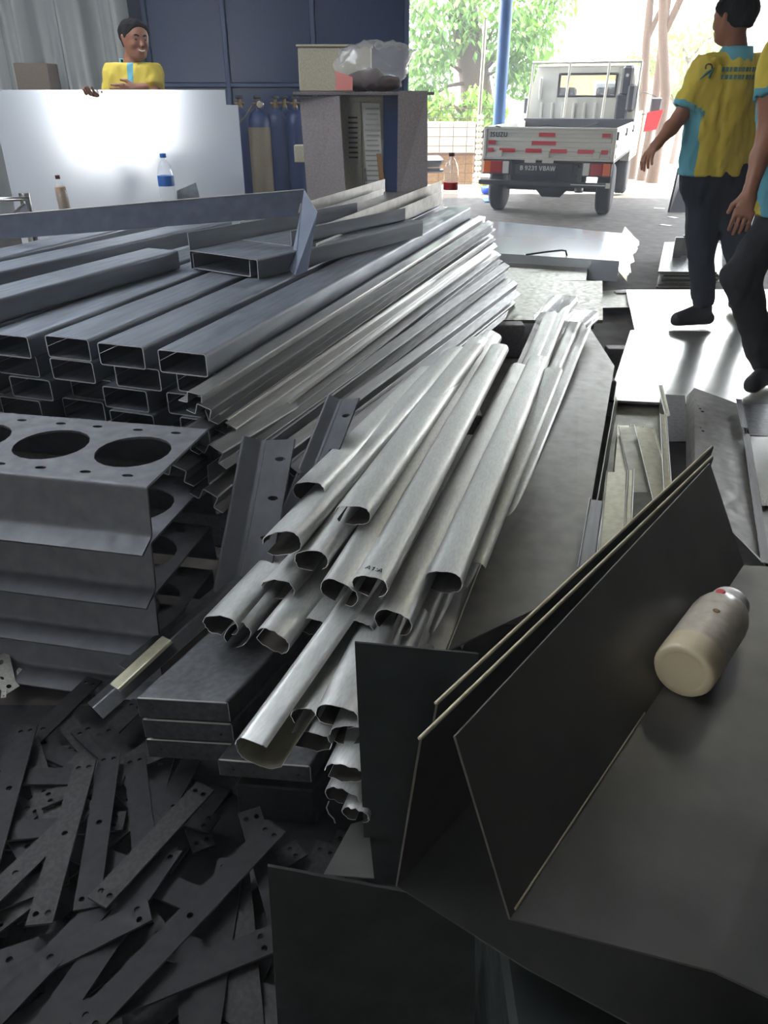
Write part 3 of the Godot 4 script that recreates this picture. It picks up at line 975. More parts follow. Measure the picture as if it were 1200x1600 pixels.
func floor_sheets() -> void:
	# galvanised sheets laid on the floor where the men walk
	sheet("floor_sheet", "mirror-bright steel sheet on the floor, nearest, with the walking man's reflection", "steel sheet", [Vector3(1.082, 0.100, -3.516), Vector3(1.978, 0.100, -3.387), Vector3(2.731, 0.100, -4.702), Vector3(1.541, 0.100, -4.760)], 0.012, "sheet_bright", "bright sheets on the floor")
	sheet("floor_sheet", "mirror-bright steel sheet on the floor, under the walking man's feet", "steel sheet", [Vector3(1.575, 0.088, -4.774), Vector3(2.623, 0.088, -4.716), Vector3(3.223, 0.088, -5.958), Vector3(1.840, 0.088, -5.937)], 0.012, "sheet_bright", "bright sheets on the floor")
	sheet("floor_sheet", "dull grey steel sheet on the floor left of the bright pair", "steel sheet", [Vector3(1.540, 0.060, -5.495), Vector3(1.782, 0.060, -5.514), Vector3(1.920, 0.060, -6.085), Vector3(1.654, 0.060, -6.019)], 0.01, "sheet_olive", "dull sheets on the floor")
	sheet("floor_sheet", "olive-grey steel sheet with a bright corner, behind the taped offcut tips", "steel sheet", [Vector3(0.656, 0.200, -4.622), Vector3(1.320, 0.200, -4.622), Vector3(1.591, 0.200, -5.720), Vector3(0.889, 0.200, -5.742)], 0.02, "sheet_olive", "dull sheets on the floor")
	sheet("floor_sheet", "pale grey steel sheet behind the olive one", "steel sheet", [Vector3(0.817, 0.160, -5.889), Vector3(1.528, 0.160, -5.934), Vector3(1.746, 0.160, -6.805), Vector3(0.973, 0.160, -6.923)], 0.02, "sheet_olive", "dull sheets on the floor")
	# feet under the olive sheet
	var g := geo()
	for q in [Vector3(0.871, 0.000, -5.191), Vector3(1.372, 0.000, -5.191), Vector3(1.501, 0.000, -5.962), Vector3(0.984, 0.000, -5.962)]:
		g.box(Vector3(q.x, 0.06, q.z), Vector3(0.09, 0.12, 0.09), 0.005)
	for q in [Vector3(2.018, 0.000, -5.962), Vector3(1.579, 0.000, -4.500), Vector3(2.234, 0.000, -4.500), Vector3(2.854, 0.000, -5.962)]:
		g.box(Vector3(q.x, 0.035, q.z), Vector3(0.5, 0.07, 0.08), 0.005)
	solo("sheet_bearers", "low brown bearers under the floor sheets", "bearer", g, M("steel_brown"))
	# plastic wrapped bundle of sheets
	var root := thing("sheet_bundle", "plastic-wrapped bundle of pale sheets lying across the floor behind the truck", "sheet bundle")
	g = geo()
	g.slab([Vector3(0.795, 0.230, -6.705), Vector3(1.872, 0.230, -6.313), Vector3(2.338, 0.230, -7.640), Vector3(1.001, 0.230, -8.606)], 0.16)
	part(root, "sheets", g, M("sheet_white"))
	g = geo()
	g.slab([Vector3(0.849, 0.070, -7.116), Vector3(1.987, 0.070, -6.775), Vector3(2.481, 0.070, -8.198), Vector3(1.048, 0.070, -8.948)], 0.05)
	part(root, "pallet_board", g, M("timber"))
	g = geo()
	var r0 := []
	var r1 := []
	var e0 := Vector3(1.897, 0.200, -6.315)
	var e1 := Vector3(2.420, 0.240, -7.805)
	for i in 14:
		var t := i / 13.0
		var q := e0.lerp(e1, t)
		r0.append(q + Vector3(-0.10, 0.035, 0))
		r1.append(q + Vector3(0.03 + rng.randf_range(0, 0.05), -0.10 + rng.randf_range(-0.05, 0.05), rng.randf_range(-0.02, 0.02)))
	for i in 13:
		g.quad(r0[i], r0[i + 1], r1[i + 1], r1[i])
	part(root, "wrap_end", g, M("wrap_plastic"))
	g = geo()
	g.tube([Vector3(1.154, 0.250, -6.476), Vector3(1.309, 0.260, -6.533), Vector3(1.460, 0.270, -6.563), Vector3(1.486, 0.270, -6.534), Vector3(1.507, 0.220, -6.559)], 0.008, 6)
	solo("rod", "thin bent black rod lying on the wrapped bundle's edge", "rod", g, M("black_plastic"))
	# stack of narrow sheets by the walking man's knees
	for i in 9:
		var dx := rng.randf_range(-0.03, 0.03)
		var y: float = 0.014 + i * 0.0155
		var pts := [Vector3(2.241, 0.000, -6.358), Vector3(2.709, 0.000, -6.358), Vector3(3.264, 0.000, -7.816), Vector3(2.740, 0.000, -7.749)]
		for k in 4:
			pts[k] = pts[k] + Vector3(dx, y, rng.randf_range(-0.03, 0.03))
		sheet("strip_sheet", "thin sheet in the low stack behind the walking man, number %s up" % ["one", "two", "three", "four", "five", "six", "seven", "eight", "nine"][i], "steel sheet", pts, 0.012, "strip_olive" if i % 2 else "steel_black", "low stack of thin sheets")
	for i in 4:
		var q: Vector3 = [Vector3(2.556, 0.000, -6.964), Vector3(2.661, 0.000, -7.075), Vector3(2.782, 0.000, -7.190), Vector3(2.905, 0.000, -7.307)][i]
		g = geo()
		g.tf = Transform3D(Basis(Vector3.UP, 0.1 * i), Vector3(q.x, 0.138, q.z))
		g.box(Vector3(0, 0.085, 0), Vector3(0.07, 0.17, 0.012), 0.002)
		solo("upright_strip", "short pale upright strip on the low sheet stack, %s" % ["leftmost, leaning", "second", "third", "fourth"][i], "steel strip", g, M("sheet_bright"), "upright pale strips")

func right_offcuts() -> void:
	# open channel box with strips thrown in, right of the big plate
	var p := folded([[Vector3(1.026, 0.220, -3.232), Vector3(0.579, 0.240, -1.855)], [Vector3(1.150, 0.070, -3.570), Vector3(0.669, 0.070, -2.095)], [Vector3(1.351, 0.070, -3.570), Vector3(0.864, 0.070, -2.021)], [Vector3(1.274, 0.220, -3.349), Vector3(0.841, 0.240, -1.932)]], 0.003)
	solo("open_channel", "wide open steel channel holding thrown-in strips, right of the big plate", "steel channel", p[0], M("sheet_olive"), "", p[1], M("cut_edge_dull"))
	var strips := [
		[Vector3(1.020, 0.160, -3.043), Vector3(0.693, 0.200, -1.962), 0.055, "strip_olive", "pale olive strip lying leftmost in the open channel"],
		[Vector3(1.027, 0.180, -2.973), Vector3(0.898, 0.200, -2.339), 0.10, "sheet_olive", "wide olive strip lying slanted in the open channel"],
		[Vector3(1.063, 0.200, -2.924), Vector3(0.918, 0.220, -2.209), 0.08, "strip_olive", "pale slanted strip on the right inside the open channel"],
		[Vector3(0.812, 0.240, -2.418), Vector3(0.637, 0.260, -1.829), 0.07, "strip_olive", "broad short olive strip standing proud at the left of the open channel"],
		[Vector3(0.858, 0.250, -2.412), Vector3(0.695, 0.270, -1.882), 0.02, "strip_olive", "narrow bright strip beside the broad short one"],
		[Vector3(0.690, 0.240, -2.207), Vector3(0.551, 0.260, -1.764), 0.045, "steel_profile", "grey folded strip end outside the open channel by the big plate"],
		[Vector3(1.227, 0.260, -3.270), Vector3(1.139, 0.260, -2.899), 0.02, "strip_olive", "short narrow strip sticking up at the channel's far rim"],
		[Vector3(1.118, 0.270, -2.888), Vector3(0.893, 0.280, -2.139), 0.025, "strip_olive", "long narrow strip on the channel's right rim"],
	]
	for e in strips:
		var a: Vector3 = e[1]
		var b: Vector3 = e[0]
		var pr := profile(fillet([Vector2(-e[2] / 2, 0.006), Vector2(-e[2] / 2 + 0.004, 0), Vector2(e[2] / 2 - 0.004, 0), Vector2(e[2] / 2, 0.006)], 0.002, 2), 0.002, a.distance_to(b))
		var o := solo("thin_strip", e[4], "steel strip", pr[0], M(e[3]), "strips thrown in the open channel", pr[1], M("cut_edge"))
		o.transform = aim(a, b, rng.randf_range(-0.15, 0.15))
	# dark gap plate with cut-out
	sheet("dark_plate", "dark plate with rounded cut-out between the open channel and the punched plate", "steel plate", [Vector3(1.197, 0.100, -3.011), Vector3(1.293, 0.100, -3.011), Vector3(1.429, 0.140, -3.468), Vector3(1.328, 0.140, -3.486)], 0.004, "steel_black")
	# punched plate leaning, with folded rim
	var q := folded([[Vector3(1.361, 0.200, -3.286), Vector3(1.033, 0.220, -2.348)], [Vector3(1.357, 0.270, -3.208), Vector3(0.976, 0.300, -2.144)], [Vector3(1.511, 0.240, -3.083), Vector3(1.052, 0.260, -1.796)], [Vector3(1.601, 0.160, -3.231), Vector3(1.128, 0.180, -1.905)]], 0.004)
	var root := thing("punched_plate", "grey steel tray plate with rows of punched dots, right of the open channel", "steel plate")
	part(root, "plate", q[0], M("steel_dull"), q[1], M("cut_edge_dull"))
	for i in 3:
		for k in 2:
			var c: Vector3 = [Vector3(1.287, 0.268, -2.950), Vector3(1.208, 0.273, -2.733)][k] + Vector3(0.0, 0.004, 0.03 * (i - 1))
			var d := geo()
			d.lathe([[0.006, -0.002], [0.006, 0.001]], 8, c)
			part(root, "punched_dot", d, M("dark_slot"))
	var rr := [[Vector3(1.478, 0.280, -3.036), Vector3(1.376, 0.280, -2.729), 0.02, "narrow strip on the far right corner of the punched plate"], [Vector3(1.369, 0.270, -2.690), Vector3(1.045, 0.270, -1.780), 0.022, "long narrow rim strip right of the punched plate"]]
	for e in rr:
		var pr := profile([Vector2(-e[2] / 2, 0), Vector2(e[2] / 2, 0), Vector2(e[2] / 2, -0.03)], 0.003, e[0].distance_to(e[1]))
		var o := solo("thin_strip", e[3], "steel strip", pr[0], M("steel_profile"), "strips by the punched plate", pr[1], M("cut_edge"))
		o.transform = aim(e[1], e[0])
	# dark channel and pale sheet at the right edge
	sheet("dark_plate", "dark steel plate at the right edge behind the punched plate", "steel plate", [Vector3(1.561, 0.120, -3.033), Vector3(1.788, 0.120, -3.005), Vector3(1.958, 0.120, -3.419), Vector3(1.674, 0.120, -3.402)], 0.004, "steel_black")
	sheet("pale_sheet", "pale scuffed sheet at the right edge beside the rim strip", "steel sheet", [Vector3(1.315, 0.140, -2.358), Vector3(1.493, 0.140, -2.358), Vector3(1.787, 0.140, -2.958), Vector3(1.531, 0.140, -2.972)], 0.004, "sheet_bright")
	sheet("pale_sheet", "dull dark sheet at the right edge below the pale scuffed one", "steel sheet", [Vector3(1.159, 0.130, -1.965), Vector3(1.303, 0.130, -1.965), Vector3(1.505, 0.130, -2.377), Vector3(1.312, 0.130, -2.377)], 0.004, "steel_plate")

func bar_mesh(L: float, W: float, mid: bool, ends: Array) -> Geo:
	var g := geo()
	var h := 0.0055
	var e := 0.045
	var cells := []
	for s in [-1, 1]:
		var k: int = ends[0] if s == -1 else ends[1]
		var za: float = -L / 2 if s == -1 else L / 2 - e
		if k == 2:
			cells.append([-W / 2, za, 0.0, za + e, -W * 0.23, za + e * 0.45 if s == -1 else za + e * 0.55, h, h])
			cells.append([0.0, za, W / 2, za + e, W * 0.23, za + e * 0.45 if s == -1 else za + e * 0.55, h, h])
		else:
			cells.append([-W / 2, za, W / 2, za + e, 0.0, za + e / 2, h, h])
	if mid:
		cells.append([-W / 2, -L / 2 + e, W / 2, -0.03])
		cells.append([-W / 2, -0.03, W / 2, 0.03, 0.0, 0.0, h * 1.1, h * 1.1])
		cells.append([-W / 2, 0.03, W / 2, L / 2 - e])
	else:
		cells.append([-W / 2, -L / 2 + e, W / 2, L / 2 - e])
	g.holed(-W / 2, -L / 2, W / 2, L / 2, 0.005, 0.005, cells)
	return g

func flat_bars() -> void:
	var kinds := []
	for k in [[0.38, 0.046, true, [2, 2]], [0.38, 0.052, true, [2, 1]], [0.30, 0.046, false, [2, 2]], [0.46, 0.05, true, [2, 2]]]:
		for m in ["steel_bar", "steel_bar_worn"]:
			var am := ArrayMesh.new()
			bar_mesh(k[0], k[1], k[2], k[3]).add_to(am, M(m))
			kinds.append(am)
	# bars told apart on top of the heap: far end, near end in the plane of the heap, kind, words
	var named := [
		[Vector3(-0.650, 0.115, -1.197), Vector3(-0.608, 0.115, -0.855), 1, "punched flat bar with three hole groups, upper left of the heap, worn grey"],
		[Vector3(-0.606, 0.105, -1.221), Vector3(-0.542, 0.105, -0.899), 0, "punched flat bar right beside the worn grey one"],
		[Vector3(-0.402, 0.120, -1.088), Vector3(-0.488, 0.120, -0.927), 5, "short worn punched bar pointing up to the low tray"],
		[Vector3(-0.251, 0.120, -0.985), Vector3(-0.434, 0.120, -0.715), 6, "longest punched bar slanting across the middle of the heap"],
		[Vector3(-0.295, 0.090, -0.912), Vector3(-0.287, 0.090, -0.688), 2, "punched bar running down at the bottom right of the heap"],
		[Vector3(-0.270, 0.085, -0.903), Vector3(-0.222, 0.085, -0.701), 3, "worn punched bar at the lower right beside the upright plate"],
		[Vector3(-0.440, 0.100, -0.942), Vector3(-0.520, 0.100, -0.712), 2, "dark punched bar left of the longest one"],
		[Vector3(-0.521, 0.100, -0.873), Vector3(-0.619, 0.100, -0.702), 0, "dark punched bar at the lower left, slanting"],
		[Vector3(-0.663, 0.100, -1.018), Vector3(-0.732, 0.100, -0.880), 1, "worn pale-smeared punched bar at the left edge"],
		[Vector3(-0.823, 0.100, -1.287), Vector3(-0.769, 0.100, -1.015), 0, "dark punched bar standing out at the upper left edge"],
		[Vector3(-0.551, 0.085, -1.225), Vector3(-0.473, 0.085, -1.012), 4, "short dark punched bar near the tray boxes"],
		[Vector3(-0.782, 0.085, -1.198), Vector3(-0.651, 0.085, -1.198), 4, "punched bar lying crosswise at the upper left, upper"],
		[Vector3(-0.748, 0.085, -1.057), Vector3(-0.615, 0.085, -1.072), 4, "punched bar lying crosswise at the upper left, lower"],
		[Vector3(-0.323, 0.100, -0.764), Vector3(-0.482, 0.100, -0.693), 6, "dark punched bar lying low across the bottom of the heap"],
		[Vector3(-0.492, 0.110, -0.825), Vector3(-0.608, 0.090, -0.770), 4, "short bar with its end lifted in the lower left"],
		[Vector3(-0.255, 0.100, -1.037), Vector3(-0.186, 0.080, -0.868), 4, "dark punched bar under the low tray"],
	]
	for e in named:
		var a: Vector3 = e[0]
		var b: Vector3 = e[1]
		var o := solo("flat_bar", e[3], "steel bar", kinds[e[2]], null, "heap of punched flat bars")
		var c := (a + b) * 0.5
		var tf := aim(b, a)
		o.transform = Transform3D(tf.basis, c)
	# the rest of the heap
	for i in 110:
		var x := rng.randf_range(-1.02, -0.08)
		var z := rng.randf_range(-1.36, -0.40)
		if z < -1.0 and x > -0.42:
			x -= 0.4
		var y: float = 0.004 + (i % 9) * 0.0095
		var turn := rng.randf_range(-1.3, 1.3)
		var zone: String = ["front", "middle", "back"][clampi(int((-z - 0.40) / 0.32), 0, 2)] + " " + ["left", "centre", "right"][clampi(int((x + 1.02) / 0.32), 0, 2)]
		var lean: String = ["pointing right", "pointing straight back", "pointing left"][clampi(int((turn + 1.3) / 0.87), 0, 2)]
		var o := solo("flat_bar", "dark punched bar half buried at the %s of the heap, %s" % [zone, lean], "steel bar", kinds[rng.randi() % 6], null, "buried bars of the heap")
		o.transform = Transform3D(Basis(Vector3.UP, turn) * Basis(Vector3(0, 0, 1), rng.randf_range(-0.06, 0.06)), Vector3(x, y, z))
	# dark plates under the heap
	sheet("floor_plate", "dark steel plate on the floor under the heap of bars", "steel plate", [Vector3(-1.35, 0.003, -0.25), Vector3(-0.02, 0.003, -0.25), Vector3(-0.05, 0.003, -1.50), Vector3(-1.35, 0.003, -1.52)], 0.0028, "steel_bar", "")
	var bb := geo()
	bb.tf = Transform3D(Basis(Vector3(0.995, 0, 0.1), Vector3.UP, Vector3(-0.40, 0, 0.91)), Vector3(-0.251, 0.128, -1.130) * Vector3(1, 0, 1))
	bb.box(Vector3(0.01, 0.058, -0.26), Vector3(0.17, 0.105, 0.48), 0.004)
	solo("base_block", "dark steel block under the single lower tray", "block", bb, M("steel_bar"))
	# bright perforated scraps at the left edge
	var bits := [[Vector3(-1.001, 0.075, -1.569), 0.05, 0.09, 0.5], [Vector3(-0.976, 0.068, -1.527), 0.04, 0.06, 1.0], [Vector3(-0.967, 0.060, -1.572), 0.012, 0.03, -0.5], [Vector3(-0.968, 0.058, -1.495), 0.012, 0.02, 0.2]]
	for i in 4:
		var e = bits[i]
		var g := geo()
		g.holed(-e[1] / 2, -e[2] / 2, e[1] / 2, e[2] / 2, 0.0, 0.002, [[-e[1] / 2, -e[2] / 2, e[1] / 2, 0.0, 0.0, -e[2] / 4, e[1] * 0.16, e[1] * 0.16], [-e[1] / 2, 0.0, e[1] / 2, e[2] / 2, 0.0, e[2] / 4, e[1] * 0.16, e[1] * 0.16]])
		var o := solo("perforated_scrap", "small bright white perforated scrap at the left edge, %s" % ["largest", "second, lower", "chip on the right", "chip at the bottom"][i], "metal scrap", g, M("white_paint"), "bright perforated scraps")
		o.transform = Transform3D(Basis(Vector3.UP, e[3]) * Basis(Vector3(1, 0, 0), 0.45), e[0])

# flat sheet of any outline in its own xy plane, thickness t behind it
func cutout(outline: Array, t: float) -> Geo:
	var g := geo()
	var pp := PackedVector2Array(outline)
	var idx := Geometry2D.triangulate_polygon(pp)
	for i in range(0, idx.size(), 3):
		var a: Vector2 = pp[idx[i]]
		var b: Vector2 = pp[idx[i + 1]]
		var c: Vector2 = pp[idx[i + 2]]
		g.tri(Vector3(a.x, a.y, 0), Vector3(b.x, b.y, 0), Vector3(c.x, c.y, 0))
		g.tri(Vector3(c.x, c.y, -t), Vector3(b.x, b.y, -t), Vector3(a.x, a.y, -t))
	for i in pp.size():
		var a: Vector2 = pp[i]
		var b: Vector2 = pp[(i + 1) % pp.size()]
		g.quad(Vector3(a.x, a.y, 0), Vector3(a.x, a.y, -t), Vector3(b.x, b.y, -t), Vector3(b.x, b.y, 0))
	return g

func back_of_pile() -> void:
	# long strip-like bent plate standing across the stack, with its end folded forward
	var c0 := Vector3(-0.333, 1.049, -3.450)
	var c1 := Vector3(-0.368, 0.944, -3.450)
	var l0 := Vector3(-1.954, 0.923, -3.450)
	var l1 := Vector3(-1.983, 0.824, -3.450)
	var root := thing("bent_plate", "long blue-grey bent plate across the stack with pointed folded end", "steel plate")
	var g := geo()
	g.slab([l1, c1, c0, l0], 0.004)
	part(root, "long_face", g, M("steel_blue_plate"))
	g = geo()
	g.slab([Vector3(-0.364, 0.744, -3.200), Vector3(-0.313, 0.763, -3.220), Vector3(-0.274, 0.970, -3.360), c0, Vector3(-0.354, 0.948, -3.420), Vector3(-0.388, 0.769, -3.240)], 0.004)
	part(root, "folded_end", g, M("steel_blue_plate"))
	g = geo()
	g.tube([l0, c0, Vector3(-0.274, 0.970, -3.360)], 0.0022, 5)
	part(root, "bare_edge", g, M("cut_edge_dull"))
	# wide tray channel lying upside down on the stack
	var a := (Vector3(-0.861, 0.759, -3.237) + Vector3(-0.435, 0.759, -3.149)) * 0.5
	var dir := Vector3(0.55, 0, -0.83).normalized()
	var w := 0.37
	var pr := profile(fillet([Vector2(-w / 2, 0.0), Vector2(-w / 2, 0.072), Vector2(w / 2, 0.072), Vector2(w / 2, 0.0)], 0.008, 3), 0.003, 1.25)
	var o := solo("wide_channel", "wide shallow steel channel lying open side down on the stack, light dusty top", "steel channel", pr[0], M("steel_channel"), "", pr[1], M("cut_edge"))
	o.transform = aim(a, a + dir)
	pr = profile(fillet([Vector2(-w / 2 + 0.012, 0.06), Vector2(-w / 2 + 0.012, 0.003), Vector2(w / 2 - 0.045, 0.003), Vector2(w / 2 - 0.045, 0.066)], 0.006, 3), 0.003, 1.2)
	o = solo("wide_channel", "narrower channel lying open side up inside the wide upturned one", "steel channel", pr[0], M("steel_channel"), "", pr[1], M("cut_edge"))
	o.transform = aim(a + dir * 0.004, a + dir)
	pr = profile(fillet([Vector2(-w / 2 + 0.02, 0.076), Vector2(w / 2 - 0.075, 0.076), Vector2(w / 2 - 0.075, 0.135)], 0.008, 3), 0.003, 0.9)
	o = solo("wide_channel", "shallow angle sheet lying on the wide upturned channel", "steel angle", pr[0], M("steel_channel"), "", pr[1], M("cut_edge"))
	o.transform = aim(a + dir * 0.30, a + dir)
	pr = profile(fillet([Vector2(-w / 2 - 0.01, 0.14), Vector2(-w / 2 - 0.006, 0.0)], 0.004, 2), 0.003, 1.2)
	o = solo("upright_strip", "upright steel strip along the left side of the wide upturned channel", "steel strip", pr[0], M("steel_channel"), "", pr[1], M("cut_edge"))
	o.transform = aim(a + dir * 0.01, a + dir)
	# wide open trays on the right of the stack, running back
	var u := Vector3(0.3165, 0, -0.9486)
	var vs := Vector3(0.9486, 0, 0.3165)
	for k in 2:
		var e: Vector3 = [Vector3(0.375, 0.840, -5.392), Vector3(0.385, 0.885, -5.570)][k]
		var ww := 0.40
		var at: Vector3 = e - vs * ww * 0.5
		at.y = 0.7595 + 0.045 * k
		var near := at - u * 2.1
		pr = profile(fillet([Vector2(-ww / 2, 0.082), Vector2(-ww / 2, 0.0), Vector2(ww / 2, 0.0), Vector2(ww / 2, 0.082)], 0.007, 3), 0.003, 2.1)
		o = solo("open_tray", ["lower of two wide open trays nested at the back right of the stack", "upper of two wide open trays nested at the back right of the stack"][k], "steel tray", pr[0], M("steel_plate"), "nested open trays", pr[1], M("cut_edge"))
		o.transform = aim(near, at)
	# white steel sheet with notched corners, held upright by the man
	var W := 1.56
	var H := 1.42
	var x0 := -2.50
	var n := 0.085
	var g2 := cutout([Vector2(0, 0.0), Vector2(W, 0.0), Vector2(W, H - n), Vector2(W - 0.075, H - n), Vector2(W - 0.075, H), Vector2(0.0, H)], 0.003)
	o = solo("white_sheet", "large glaring white steel sheet with notched corner, held upright by the man in yellow", "steel sheet", g2, M("sheet_white"))
	o.transform = Transform3D(Basis(Vector3.UP, 0.03), Vector3(x0, 0.0, -5.55))
	# corner of a grey triangular plate behind the strip, and a small frame at the far left
	sheet("corner_plate", "small grey plate corner sticking up by the blue-labelled bottle", "steel plate", [Vector3(-1.083, 0.857, -4.300), Vector3(-0.948, 0.857, -4.300), Vector3(-0.972, 0.996, -4.300), Vector3(-1.077, 0.956, -4.300)], 0.003, "steel_channel")
	var fr := thing("metal_frame", "small shiny metal frame at the far left edge behind the long plate", "frame", Vector3.ZERO)
	var gg := geo()
	gg.tube([Vector3(-2.119, 0.902, -4.400), Vector3(-1.900, 0.905, -4.400), Vector3(-1.896, 0.795, -4.400)], 0.012, 6)
	gg.tube([Vector3(-2.043, 0.786, -4.350), Vector3(-1.903, 0.888, -4.350)], 0.006, 6)
	part(fr, "rim", gg, M("chrome"))
	gg = geo()
	gg.slab([Vector3(-2.052, 0.783, -4.370), Vector3(-1.887, 0.783, -4.370), Vector3(-1.905, 0.886, -4.370), Vector3(-1.942, 0.873, -4.370)], 0.004)
	part(fr, "pane", gg, M("steel_channel"))
	gg = geo()
	gg.lathe([[0.03, 0.0], [0.03, 0.92]], 10, Vector3(-1.98, 0.0, -4.55))
	part(fr, "leg", gg, M("chrome"))

func machine_corner() -> void:
	# control cabinet
	var cab := thing("control_cabinet", "beige electrical control cabinet with louvres between brown plates", "cabinet")
	var p0 := Vector3(-0.343, 1.375, -6.500)
	var p1 := Vector3(0.010, 1.392, -6.500)
	var cx := (p0.x + p1.x) / 2
	var W := p1.x - p0.x
	var top := 1.385
	var g := geo()
	g.box(Vector3(cx, top / 2, -6.72), Vector3(W + 0.12, top, 0.42), 0.01)
	part(cab, "body", g, M("beige"))
	for s in 2:
		g = geo()
		var x: float = cx + (-0.25 if s == 0 else 0.25) * W
		g.box(Vector3(x, top / 2 + 0.02, -6.50), Vector3(W * 0.47, top - 0.12, 0.02), 0.004)
		var door := part(cab, "door", g, M("beige"))
		if s == 0:
			for grp in 2:
				for i in 9:
					var l := geo()
					l.box(Vector3(x + 0.02, 1.24 - grp * 0.72 - i * 0.034, -6.488), Vector3(W * 0.20, 0.012, 0.012), 0.002)
					part(door, "louvre", l, M("dark_slot"))
		else:
			var hd := geo()
			hd.box(Vector3(cx + 0.03, 0.83, -6.48), Vector3(0.04, 0.12, 0.03), 0.006)
			part(door, "handle", hd, M("chrome"))
	g = geo()
	g.slab([Vector3(-0.129, 0.784, -6.420), Vector3(-0.010, 0.793, -6.420), Vector3(-0.033, 1.333, -6.440), Vector3(-0.166, 1.338, -6.440)], 0.003)
	var chart := solo("paper_chart", "long printed paper chart stuck on the control cabinet", "paper chart", g, M("paper"))
	for i in 16:
		var l := geo()
		var y: float = 1.30 - i * 0.035
		l.box(Vector3(Vector3(-0.086, 1.173, -6.430).x + 0.004 * sin(i * 3.0), y, -6.4205), Vector3(0.10 + 0.015 * sin(i * 5.0), 0.010, 0.001))
		part(chart, "print_line", l, mat("print_grey", Color(0.55, 0.56, 0.56), 0.8))
	g = geo()
	g.slab([Vector3(0.094, -0.314, -6.200), Vector3(0.146, -0.314, -6.200), Vector3(-0.019, 1.000, -6.400), Vector3(-0.058, 1.000, -6.400)], 0.02)
	solo("wood_lath", "short light wood lath leaning in front of the paper chart", "wood lath", g, M("timber"))
	# upright brown plates and the blue strip
	g = geo()
	g.slab([Vector3(-0.572, 0.617, -6.200), Vector3(-0.278, 0.627, -6.120), Vector3(-0.322, 1.384, -6.280), Vector3(-0.614, 1.376, -6.340)], 0.012)
	solo("brown_plate", "upright brown scaled steel plate left of the control cabinet", "steel plate", g, M("steel_brown"), "upright brown plates")
	g = geo()
	g.slab([Vector3(0.095, 0.674, -6.100), Vector3(0.321, 0.762, -6.100), Vector3(0.311, 1.416, -6.260), Vector3(0.101, 1.416, -6.260)], 0.012)
	solo("brown_plate", "upright brown scaled steel plate right of the control cabinet", "steel plate", g, M("steel_brown"), "upright brown plates")
	g = geo()
	g.slab([Vector3(-0.005, 0.685, -6.400), Vector3(0.129, 0.685, -6.400), Vector3(0.113, 1.412, -6.420), Vector3(-0.005, 1.400, -6.420)], 0.02)
	solo("blue_board", "narrow dark blue board between the cabinet and the right brown plate", "board", g, M("blue_panel"))
	g = geo()
	g.box(Vector3((Vector3(-0.147, 1.404, -6.300)).x, 1.399, -6.55), Vector3(1.02, 0.022, 0.55), 0.004)
	solo("top_board", "dark flat board over the cabinet and plates carrying bag and box", "board", g, M("steel_brown"))
	# grey-beige box on top
	var bx := thing("grey_box", "plain grey-beige box behind the plastic bag on the cabinet", "box")
	g = geo()
	var q0 := Vector3(-0.639, 1.400, -6.620)
	var q1 := Vector3(-0.095, 1.666, -6.620)
	g.box(Vector3((q0.x + q1.x) / 2, 1.411 + 0.145, -6.74), Vector3(q1.x - q0.x, 0.29, 0.24), 0.008)
	part(bx, "body", g, M("beige"))
	g = geo()
	g.box(Vector3((q0.x + q1.x) / 2, 1.411 + 0.298, -6.74), Vector3(q1.x - q0.x + 0.02, 0.016, 0.26), 0.004)
	part(bx, "lid", g, M("beige"))
	g = geo()
	g.tube([Vector3(-0.459, 1.694, -6.700), Vector3(-0.421, 1.686, -6.700), Vector3(-0.306, 1.694, -6.700)], 0.014, 6)
	solo("black_cable", "short black cable end lying on the grey-beige box", "cable", g, M("black_plastic"))
	# plastic bag
	var bag := thing("plastic_bag", "clear plastic bag with dark red contents on top of the cabinet", "plastic bag", Vector3(-0.094, 1.404, -6.420))
	bag.position.y = 1.411
	g = geo()
	var nz := FastNoiseLite.new()
	nz.seed = 4
	nz.frequency = 4.0
	var rs := []
	for i in 15:
		var ph: float = lerpf(0.0, PI, i / 14.0)
		var r := []
		for j in 26:
			var th: float = TAU * j / 26
			var p := Vector3(cos(th) * sin(ph) * 0.265, (1 - cos(ph)) * 0.155, -sin(th) * sin(ph) * 0.17)
			p *= 1.0 + 0.25 * nz.get_noise_3d(p.x * 3, p.y * 3, p.z * 3)
			if p.x > 0.10 and p.y > 0.18:
				p += Vector3(0.18, 0.16, 0) * (p.x - 0.10) * 2.6
			p.y = maxf(p.y, 0.0)
			r.append(p)
		rs.append(r)
	g.sm = 1
	g.loft(rs, true, false)
	part(bag, "film", g, M("bag_plastic"))
	g = geo()
	for e in [[-0.05, 0.0, 0.15, 0.13, 0], [0.10, 0.02, 0.13, 0.10, 1], [0.0, 0.03, 0.10, 0.15, 2]]:
		var rr := []
		for i in 9:
			var ph: float = lerpf(0.02, PI - 0.02, i / 8.0)
			var r := []
			for j in 14:
				var th: float = TAU * j / 14
				var p := Vector3(e[0] + cos(th) * sin(ph) * e[2], (1 - cos(ph)) * e[3] * 0.5, e[1] - sin(th) * sin(ph) * 0.10)
				p += Vector3.ONE * 0.02 * nz.get_noise_3d(p.x * 9 + e[4] * 5, p.y * 9, p.z * 9)
				r.append(p)
			rr.append(r)
		g.sm = 1
		g.loft(rr, true, true)
	part(bag, "contents", g, mat("bag_contents", Color(0.30, 0.20, 0.20), 0.7, 0.0, T.scale, Vector3(9, 9, 9)))
	g = geo()
	g.slab([Vector3(-0.25, 0.01, 0.165), Vector3(-0.13, 0.01, 0.175), Vector3(-0.13, 0.09, 0.165), Vector3(-0.25, 0.13, 0.15)], 0.004)
	part(bag, "printed_packet", g, mat("packet_red", Color(0.78, 0.45, 0.42), 0.4))
